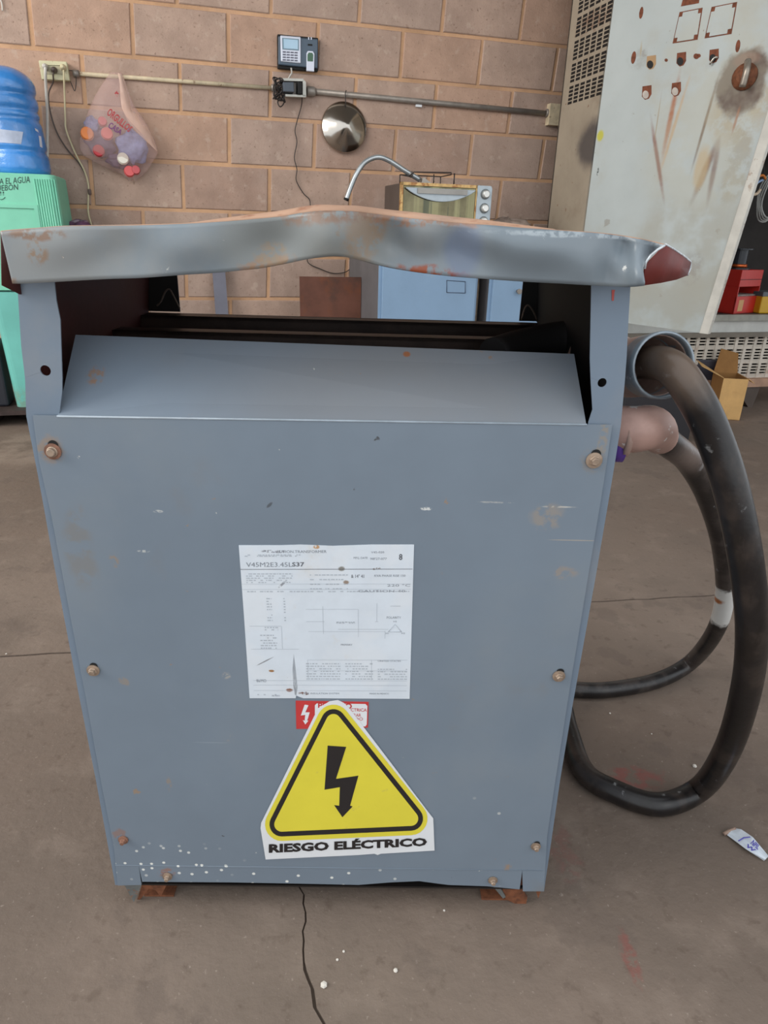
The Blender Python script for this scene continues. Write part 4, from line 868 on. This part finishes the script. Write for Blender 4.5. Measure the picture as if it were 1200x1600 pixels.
# ------------------------------------------------------------------ tall electrical cabinet
CY = -.60
h = WF.Y(912, 360, CY); CF = WF.sub((h.x, CY, 0)); CW, CD, CT = 1.55, .36, 2.35
PZ = CF.Y(1110, 521, 0).z                             # bottom of the shelf compartment
t = thing('electrical_cabinet', 'tall weathered grey-white electrical cabinet with open door and vented side', 'cabinet', CF)
mcabp = mk('weathered_white', (178, 174, 162), .6, vary=.08, vscale=4, layers=[dict(scale=5, lo=.5, hi=.7, col=(160, 146, 126), amt=.5), dict(scale=40, lo=.66, hi=.70, col=(120, 76, 50), amt=.8)])
side_l = [dict(scale=6, lo=.5, hi=.7, col=(146, 132, 114), amt=.6), dict(scale=35, lo=.66, hi=.70, col=(120, 72, 46), amt=.8)]
sp = CF.X(925, 225, 0); side_l.append(dict(at=tuple(sp), rad=(0, .16, .12), wob=.5, wscale=12, col=(70, 66, 68), amt=.85))
sp = CF.X(930, 30, 0); side_l.append(dict(at=tuple(sp), rad=(0, .2, .05), wob=1.3, wscale=20, col=(120, 80, 60), amt=.6))
mside = mk('cabinet_side', (168, 156, 138), .6, vary=.08, vscale=4, layers=side_l)
MB().box((0, .01, PZ), (.012, CD, CT)).build('vented_side', mside, t)
MB().box((CW-.012, .01, PZ), (CW, CD, CT)).build('far_side', mside, t)
mint_ = mk('cabinet_inside', (50, 46, 44), .8, vary=.2)
MB().box((0, CD-.01, PZ), (CW, CD, CT)).build('back_panel', mint_, t)
MB().box((0, 0, CT-.01), (CW, CD, CT+.002)).build('top_panel', mside, t)
MB().box((.012, .0, PZ-.02), (CW-.012, CD-.01, PZ+.002)).build('bottom_shelf', mk('shelf_tray', (120, 112, 100), .6, vary=.2), t)
# slots of the vented side: six stacks of short slots per bank, dark plates standing in for their shade
mslot = plain('slot_dark', (26, 22, 20), .9)
b = MB()
y0s, y1s = CF.X(908, 165, 0).y, None
yA = CF.X(946, 100, 0).y; yB = CF.X(893, 100, 0).y
zb_ = CF.X(885, 172, 0).z
for bank in range(9):
    for r in range(5):
        z = zb_+.02+bank*.088+r*.0155
        for c in range(6):
            y = yA+(yB-yA)*(c+.12)/6; y2 = yA+(yB-yA)*(c+.84)/6
            b.box((-.0008, y, z), (.0005, y2, z+.0105))
b.build('vent_slots', mslot, t, kind='stuff')
# lower plinth with ivory grille
za = CF.Y(1180, 522, .03).z; zc_ = CF.Y(1180, 590, .03).z; xg0 = -.02
MB().box((-.02, .02, za), (CW, .03, CF.Y(1150, 492, .0).z-.031)).build('plinth_rail', mk('plinth_white', (196, 196, 190), .6, vary=.1, vscale=8), t)
mgr = mk('ivory_grille', (206, 196, 182), .6, vary=.12, vscale=14, layers=[dict(scale=10, lo=.55, hi=.66, col=(170, 130, 104), amt=.6)])
MB().box((.0, .06, zc_), (CW, .07, za)).build('grille_backing', mslot, t)
nx = 26; ph_ = (za-zc_)
for k in range(nx+1):
    x = xg0+(CW-xg0)*k/nx; MB().box((x-.009, .028, zc_), (x+.009, .04, za)).build('grille_upright', mgr, t)
for bank in range(3):
    for r in range(5):
        z = zc_+ph_*(bank+(r+.0)/5)/3; hgt = ph_/3/5*(.95 if r == 0 else .42)
        MB().box((xg0, .030, z), (CW, .038, z+hgt)).build('grille_bar', mgr, t)
MB().box((-.02, .0, zc_-.045), (CW, .05, zc_)).build('plinth_sill', mk('rusty_sill', (176, 140, 116), .7, vary=.2, vscale=10), t)
MB().box((-.02, .05, PZ-.03), (CW, CD, PZ-.02)).build('plinth_top', mslot, t)
for x in (0.0, CF.Y(1182, 600, 0).x-.12, CW-.08):
    MB().prism([(x, .01, zc_-.045), (x+.16, .01, zc_-.045), (x+.14, .01, 0), (x+.11, .01, 0)], (0, .05, 0)).build('foot', mk('dark_foot', (88, 76, 68), .7), t)
# interior shelves
zs1 = CF.Y(1150, 492, .0).z
MB().box((.03, .0, zs1-.03), (CW-.02, .03, zs1)).build('shelf_edge', mk('shelf_front', (150, 148, 138), .6, vary=.15, vscale=12), t)
MB().box((.02, .03, zs1-.012), (CW-.02, CD-.01, zs1)).build('shelf', mint_, t)
zs2 = CF.Y(1192, 216, .15).z
MB().box((.02, .15, zs2-.05), (CW-.02, CD-.01, zs2)).build('shelf', mk('brown_shelf', (92, 74, 74), .7), t)
# the door, swung out about 62 degrees
dl = CF.l(CF.w((0, 0, 0)))
dirw = (ray(-600, 330)); dw = Vector((-dirw.x, -dirw.y, 0)).normalized()
dyaw = math.atan2(dw.y, dw.x)-WYAW
dpt = thing('door', None, None, Fr((0, 0, 0), 0))
del_ = dpt
DFr = Fr(CF.w((0, -.004, 0)), dyaw+WYAW)
del_.parent = t; del_.location = (0, -.004, 0); del_.rotation_euler = (0, 0, dyaw)
dB = DFr.Y(1093, 520, 0); dB2 = DFr.Y(1106, 520, 0); dwid = dB2.x
zbot = dB.z; 
def D2(x, y): p = DFr.Y(x, y, 0); return (p.x, 0, p.z)
def dl_(x, y, rx, rz, **k): return dict(at=D2(x, y), rad=(rx, 0, rz), **k)
def streak(x0, y0, x1, y1, wd, **k):
    a = Vector(D2(x0, y0)); c = Vector(D2(x1, y1)); m_ = (a+c)/2; d = c-a; ang = math.atan2(d.x, d.z)
    return dict(at=tuple(m_), rot=-ang, rad=(wd, 0, d.length/2), soft=.2, **k)
mdoor = mk('cabinet_door_paint', (176, 183, 181), .5, vary=.06, vscale=3, bump=(6, .06, .01), layers=[
    dict(scale=4, lo=.5, hi=.7, col=(166, 160, 144), amt=.5), dict(scale=50, lo=.69, hi=.72, col=(100, 66, 44), amt=.8), dict(scale=14, lo=.66, hi=.7, col=(140, 132, 120), amt=.6), dl_(1060, 430, .4, .45, wob=.8, wscale=2.5, col=(158, 154, 140), amt=.6),
    streak(1066, 95, 1030, 270, .016, wob=.5, wscale=25, col=(160, 98, 62), amt=1), streak(1085, 95, 1022, 300, .010, wob=.7, wscale=25, col=(186, 150, 110), amt=.8), streak(1015, 170, 1040, 330, .013, wob=.4, wscale=25, col=(122, 66, 56), amt=1),
    streak(1131, 90, 1075, 285, .009, wob=.3, wscale=25, col=(90, 58, 38), amt=1), streak(1036, 130, 1018, 250, .004, wob=.3, wscale=40, col=(150, 126, 92), amt=.7),
    streak(1130, 200, 1075, 330, .020, wob=.4, wscale=15, col=(112, 82, 74), amt=1), streak(1128, 200, 1102, 335, .016, wob=.4, wscale=15, col=(116, 94, 92), amt=.95),
    dl_(1096, 262, .035, .10, wob=.6, wscale=14, col=(186, 156, 104), amt=.65), dl_(1160, 150, .15, .2, wob=1, wscale=9, col=(164, 144, 108), amt=.6), dl_(1158, 130, .10, .125, wob=.6, wscale=12, soft=.75, col=(74, 46, 28), amt=.95), dl_(1168, 92, .06, .03, wob=.7, wscale=16, col=(110, 64, 42), amt=.9), 
    streak(1158, 160, 1142, 215, .008, wob=.6, wscale=30, col=(150, 90, 50), amt=.85), dl_(938, 212, .02, .028, wob=.3, col=(186, 180, 40), amt=.95),
    dl_(1150, 260, .06, .2, wob=1, wscale=9, col=(150, 142, 124), amt=.6), dl_(1080, 420, .06, .08, wob=.8, wscale=12, col=(140, 132, 124), amt=.5), dl_(1000, 90, .06, .05, wob=1.2, wscale=12, col=(146, 146, 140), amt=.5), streak(1003, 60, 1000, 95, .006, wob=.5, wscale=30, col=(170, 150, 110), amt=.6),
    dl_(934, 268, .006, .02, wob=.8, wscale=60, col=(60, 66, 62)), dl_(1100, 180, .3, .5, wob=.8, wscale=3, col=(178, 172, 150), amt=.35)])
x9 = DFr.Y(1093, 520, 0).x
b = MB(); ztop = CT-.02
# the sheet leans outwards a touch so its free edge follows the bent rim
xt = DFr.Y(1190, 205, 0); slx = (xt.x-x9)/(xt.z-zbot)
b.prism([Vector((0, 0, zbot+.01)), Vector((x9, 0, zbot)), Vector((x9+slx*(ztop-zbot), 0, ztop)), Vector((0, 0, ztop))], (0, .004, 0)); b.build('door_sheet', mdoor, del_)
rimw = dB2.x-x9+.004
b = MB(); b.prism([Vector((x9, -.006, zbot-.002)), Vector((x9+rimw, -.006, zbot-.002)), Vector((x9+rimw+slx*(ztop-zbot), -.006, ztop)), Vector((x9+slx*(ztop-zbot), -.006, ztop))], (0, .03, 0)); b.build('door_rim', mk('rim_white', (200, 196, 186), .55, vary=.1, vscale=12, layers=[dict(scale=20, lo=.6, hi=.66, col=(150, 120, 96), amt=.6)]), del_, bevel=.003)
mrs = mk('rust_patch', (118, 66, 44), .85, vary=.3, vscale=60)
def dpoly(pts, y, th, mat, name, lab=None): return MB().prism([Vector((DFr.Y(a, c, 0).x, y, DFr.Y(a, c, 0).z)) for a, c in pts], (0, th, 0)).build(name, mat, del_, lab)
for q in ([(1062, 19), (1098, 12), (1090, 62), (1051, 68)], [(1112, 11), (1152, 3), (1143, 53), (1101, 60)]):
    dpoly(q, -.0012, .001, mrs, 'meter_plate_rust'); c = sum((Vector(p) for p in q), Vector((0, 0)))/4
    q2 = [tuple(c+(Vector(p)-c)*.93) for p in q]; ins = []
    for i in range(4):
        p = Vector(q2[i]); n_ = Vector(q2[(i+1) % 4]); pv = Vector(q2[i-1]); ins += [tuple(p.lerp(pv, .14)), tuple(p.lerp(pv, .14).lerp(p.lerp(n_, .14)-p+p.lerp(pv, .14), 1.0)), tuple(p.lerp(n_, .14))]
    dpoly(ins, -.0028, .002, mdoor, 'meter_plate')
dpoly([(1068, -4), (1094, -8), (1092, 5), (1064, 10)], -.0012, .001, mrs, 'rust_patch')
for x, y, w2, h2 in ((1002, 20, 3, 9.5), (990, 90, 3.5, 10), (1153, 72, 3.5, 10)):
    dpoly([(x+w2*math.cos(a)+.6*h2*.25*math.sin(a), y-h2*math.sin(a)) for a in [k*math.pi/6 for k in range(12)]], -.001, .001, mrs, 'rust_hole')
for i, (x, y) in enumerate([(1017, 98), (1064, 93), (1115, 88), (1010, 145), (1056, 140)]):
    dpoly([(x-6, y-10), (x+8, y-12), (x+8, y+2), (x+4, y+9), (x-2, y+11), (x-7, y+6)], -.001, .001, mrs if i != 0 else mk('rust_tan', (176, 142, 104), .8), 'gauge_hole_rust')
    dpoly([(x-1+5*math.cos(a), y+3-6.5*math.sin(a)) for a in [k*math.pi/6 for k in range(12)]], -.0018, .001, mblack if i < 3 else msteel, 'gauge_hole')
for x, y, r in ((1041, 94, 2.6), (1088, 88, 4.5), (1092, 87, 3)): dpoly([(x+r*math.cos(a), y-r*math.sin(a)) for a in [k*math.pi/5 for k in range(10)]], -.001, .001, mrs, 'rust_hole')
c = DFr.Y(1164, 120, 0); MB().lathe((c.x, 0, c.z), (0, -1, 0), [(.045, 0), (.045, .008), (.03, .014), (.022, .03)], n=20).build('latch_boss', mrust, del_)
b = MB(); b.tube([(c.x+.01, -.03, c.z+.045), (c.x+.018, -.045, c.z+.01), (c.x+.012, -.04, c.z-.04)], .012, 10, sub=4); b.build('latch_handle', mk('worn_handle', (150, 140, 128), .35, .6, vary=.2, vscale=40), del_)
b = MB(); c = DFr.Y(1112, 96, 0); b.tube([(c.x+.02, -.004, c.z+.01), (c.x+.012, -.014, c.z+.008), (c.x, -.012, c.z-.012)], .004, 8, sub=3); b.build('metal_hook', mss, del_)
# ------------------------------------------------------------------ things in the cabinet
def shelfthing(name, label, cat, x, y, z, dy): p = CF.Y(x, y, dy); return thing(name, label, cat, CF.sub((p.x, dy, z))), CF.sub((p.x, dy, z))
a = CF.Y(1146, 488, .03); RX = Fr(CF.w((a.x, .03, zs1)), WYAW+.33); t = thing('parts_box', 'red steel parts box with an open front bin on the cabinet shelf', 'parts box', RX)
rw = RX.Y(1192, 430, 0).x; rh = RX.Y(1160, 422, 0).z; mredb = mk('red_enamel', (190, 44, 36), .4, vary=.08, vscale=10); mredd = mk('red_enamel_shaded', (150, 30, 28), .45, vary=.08)  # darker copy, for back and bottom, has their shade in its colour
k = rh
b = MB(); b.box((0, 0, 0), (rw, .008, k*.40)); b.build('bin_front', mredb, t); 
b = MB(); b.box((0, 0, k*.62), (rw, .16, k)); b.build('upper_body', mredb, t, bevel=.002)
MB().box((0, -.002, k*.78), (rw, 0, k*.79)).build('lid_seam', mblack, t)
MB().box((0, .0, 0), (.006, .16, k*.62)).build('end_wall', mredb, t); MB().box((rw-.006, .0, 0), (rw, .16, k*.62)).build('end_wall', mredb, t)
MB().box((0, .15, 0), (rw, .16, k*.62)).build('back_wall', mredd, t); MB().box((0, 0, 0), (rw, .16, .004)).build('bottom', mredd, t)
MB().box((.03, -.001, k*.06), (.075, 0, k*.32)).build('paper_label', plain('tan_label', (206, 160, 112), .7), t)
MB().box((.01, .01, k*.30), (rw-.01, .14, k*.44)).build('contents_sheet', mk('grey_contents', (130, 120, 114), .7, vary=.3, vscale=40), t)
p = RX.w((rw*.42, .08, k)); SPF = Fr(p, WYAW)
t = thing('wire_spool', 'black spool of copper wire standing on the red parts box', 'spool', SPF)
sh_ = SPF.Y(1158, 388, 0).z; sh_ = max(.07, sh_); sr = .062
MB().lathe((0, 0, 0), (0, 0, 1), [(sr, 0), (sr, .006), (.04, .007), (.04, sh_-.007), (sr, sh_-.006), (sr, sh_)], n=28, smooth=False).build('spool_body', plain('spool_black', (30, 34, 42), .3), t)
MB().lathe((0, 0, 0), (0, 0, 1), [(.0405, .008), (.046, .010), (.046, .024), (.0405, .026)], n=28).build('copper_wire', mk('copper', (196, 96, 50), .3, .8), t)
# coil of cable and orange strap hanging inside on the shelf above
cc = CF.Y(1203, 308, .20); CCF = CF.sub((cc.x, .20, cc.z)); t = thing('cable_coil', 'coil of pale grey cable hanging in the cabinet at the right edge', 'cable', CCF)
for k in range(4):
    b = MB(); n_ = 28; r = .085+.006*k; b.tube([(r*.62*math.cos(2*math.pi*i/n_)+.01, .004*math.sin(i*.9+k)+k*.008, r*1.15*math.sin(2*math.pi*i/n_)) for i in range(n_+1)], .0045, 7); b.build('cable_turn', plain('grey_cable', (164, 164, 160), .4) if k == 0 else bpy.data.materials['grey_cable'], t)
MB().tube([(0, .02, .11), (.0, .02, zs2-.05-cc.z-.004)], .002, 6).build('hanger', mbc, t)
oc = CF.Y(1180, 290, .12); OCF = CF.sub((oc.x, .12, oc.z)); t = thing('hand_clamp', 'orange and white looped handle hanging beside the grey cable coil', 'handle', OCF)
lp_ = [OCF.Y(x, y, 0) for x, y in ((1171, 297), (1173, 287), (1181, 278), (1192, 274), (1196, 280))]
MB().tube(lp_, .006, 8, sub=4).build('loop_handle', plain('orange_grip', (206, 116, 40), .4), t)
MB().tube([OCF.Y(x, y, 0) for x, y in ((1171, 297), (1174, 303), (1182, 303), (1188, 296))], .0075, 8, sub=4).build('loop_end', plain('cream_grip', (206, 186, 160), .5), t)
MB().tube([OCF.Y(x, y, .01) for x, y in ((1178, 294), (1184, 285), (1192, 281))], .006, 8, sub=3).build('inner_loop', plain('blue_white_grip', (150, 176, 214), .4), t)
MB().tube([OCF.Y(1194, 277, 0), Vector((OCF.Y(1194, 277, 0).x, .04, zs2-.05-oc.z-.003))], .0016, 6).build('hanger', mbc, t)
# tube of paint on the upper shelf
tc_ = CF.Y(1194, 213, .20); TF = CF.sub((tc_.x, .20, zs2)); t = thing('sealant_tube', 'white, blue and red printed tube standing on the upper cabinet shelf', 'tube', TF)
th_ = TF.Y(1196, 165, 0).z
MB().lathe((0, 0, 0), (0, 0, 1), [(.020, 0), (.021, .02), (.021, th_*.9), (.012, th_)], n=16).build('tube_body', plain('tube_white', (216, 214, 210), .4), t)
for z0, z1, cl, nm in ((.18, .42, (206, 62, 76), 'red_band'), (.44, .66, (60, 150, 206), 'light_blue_band'), (.68, .76, (40, 60, 150), 'blue_band')):
    MB().lathe((0, 0, 0), (0, 0, 1), [(.0214, th_*z0), (.0217, th_*z0+.001), (.0217, th_*z1-.001), (.0214, th_*z1)], n=16).build(nm, plain(nm, cl, .4), t)
ya = CF.Y(1197, 440, .05); YF = CF.sub((ya.x+.03, .05, zs1)); t = thing('yellow_case', 'yellow box at the picture edge right of the red parts box', 'case', YF)
MB().box((-.03, 0, 0), (.08, .12, .10)).build('case_body', plain('yellow_plastic', (206, 160, 30), .4), t, bevel=.006); MB().box((-.031, -.001, .085), (.081, .121, .11)).build('case_lid', plain('grey_lid', (90, 96, 100), .4), t, bevel=.004)
mj = lump(CF.w((.33, .25, zs1+.06)), (.16, .10, .058), 31, mk('black_rags', (34, 32, 34), .9, vary=.3), 'rag_heap', 'heap of black rags in the dark behind the red parts box', 'rags', yaw=WYAW, amp=.15)

# ------------------------------------------------------------------ boxes on the floor in front of the cabinet
mcard = mk('cardboard', (206, 164, 106), .8, vary=.08, vscale=12, layers=[dict(scale=9, lo=.55, hi=.7, col=(176, 126, 70), amt=.5)])
mcardi = mk('cardboard_inside', (150, 108, 60), .85, vary=.1, vscale=12)
p0 = floorpt(1117, 655, 0); p1 = floorpt(1153, 657, 0)
yb = math.atan2(p1.y-p0.y, p1.x-p0.x); KF = Fr(p0, yb)
t = thing('cardboard_box', 'small open cardboard box with raised flaps before the ivory grille', 'box', KF)
kw = (p1-p0).length*1.06; kh = KF.Y(1150, 592, 0).z; kd = .16
b = MB(); b.box((0, 0, 0), (kw, .003, kh)); b.build('front_wall', mcard, t)
MB().box((0, kd, 0), (kw, kd+.003, kh)).build('back_wall', mcardi, t)
MB().box((0, 0.003, 0), (.003, kd, kh)).build('side_wall', mcardi, t); MB().box((kw-.003, .003, 0), (kw, kd, kh)).build('side_wall', mcardi, t); MB().box((0, 0, 0), (kw, kd, .003)).build('bottom', mcardi, t)
MB().prism([(0, kd, kh), (kw, kd, kh), (kw-.01, kd+.02, kh+.10), (.02, kd+.02, kh+.12)], (0, .003, 0)).build('flap', mcardi, t)
MB().prism([(0, 0, kh), (0, kd, kh), (-.10, kd-.01, kh+.06), (-.11, .02, kh+.05)], (0, 0, .003)).build('flap', mcard, t)
MB().prism([(kw, 0, kh), (kw, kd, kh), (kw+.03, kd, kh-.02), (kw+.03, 0, kh-.02)], (0, 0, .003)).build('flap', mcard, t)
q0 = floorpt(1082, 640, 0); BF2 = Fr((q0.x, q0.y+.02, 0), yb); bh = BF2.Y(1098, 562, 0).z; bw = BF2.Y(1119, 600, 0).x
t = thing('black_box', 'black plastic box on the floor between the conduit and the cardboard box', 'box', BF2)
MB().box((-.12, 0, 0), (bw, .14, bh*.86)).build('box_body', plain('black_shell', (44, 44, 56), .5), t, bevel=.006); MB().box((-.122, -.002, bh*.84), (bw+.002, .142, bh)).build('box_lid', plain('black_shell_lid', (54, 52, 62), .5), t, bevel=.006)
q0 = floorpt(1040, 690, 0); QF = Fr((q0.x, q0.y, 0), 0); t = thing('black_case', 'low black case on the floor behind the lower conduit elbow', 'case', QF)
wq = QF.Y(1085, 650, 0).x; hq = QF.Y(1040, 612, 0).z
MB().box((-.22, 0, 0), (wq, .2, hq)).build('case_body', plain('case_black', (34, 32, 36), .6), t, bevel=.012); MB().box((-.12, -.012, hq*.4), (0, 0, hq*.5)).build('case_handle', mblack, t, bevel=.004)
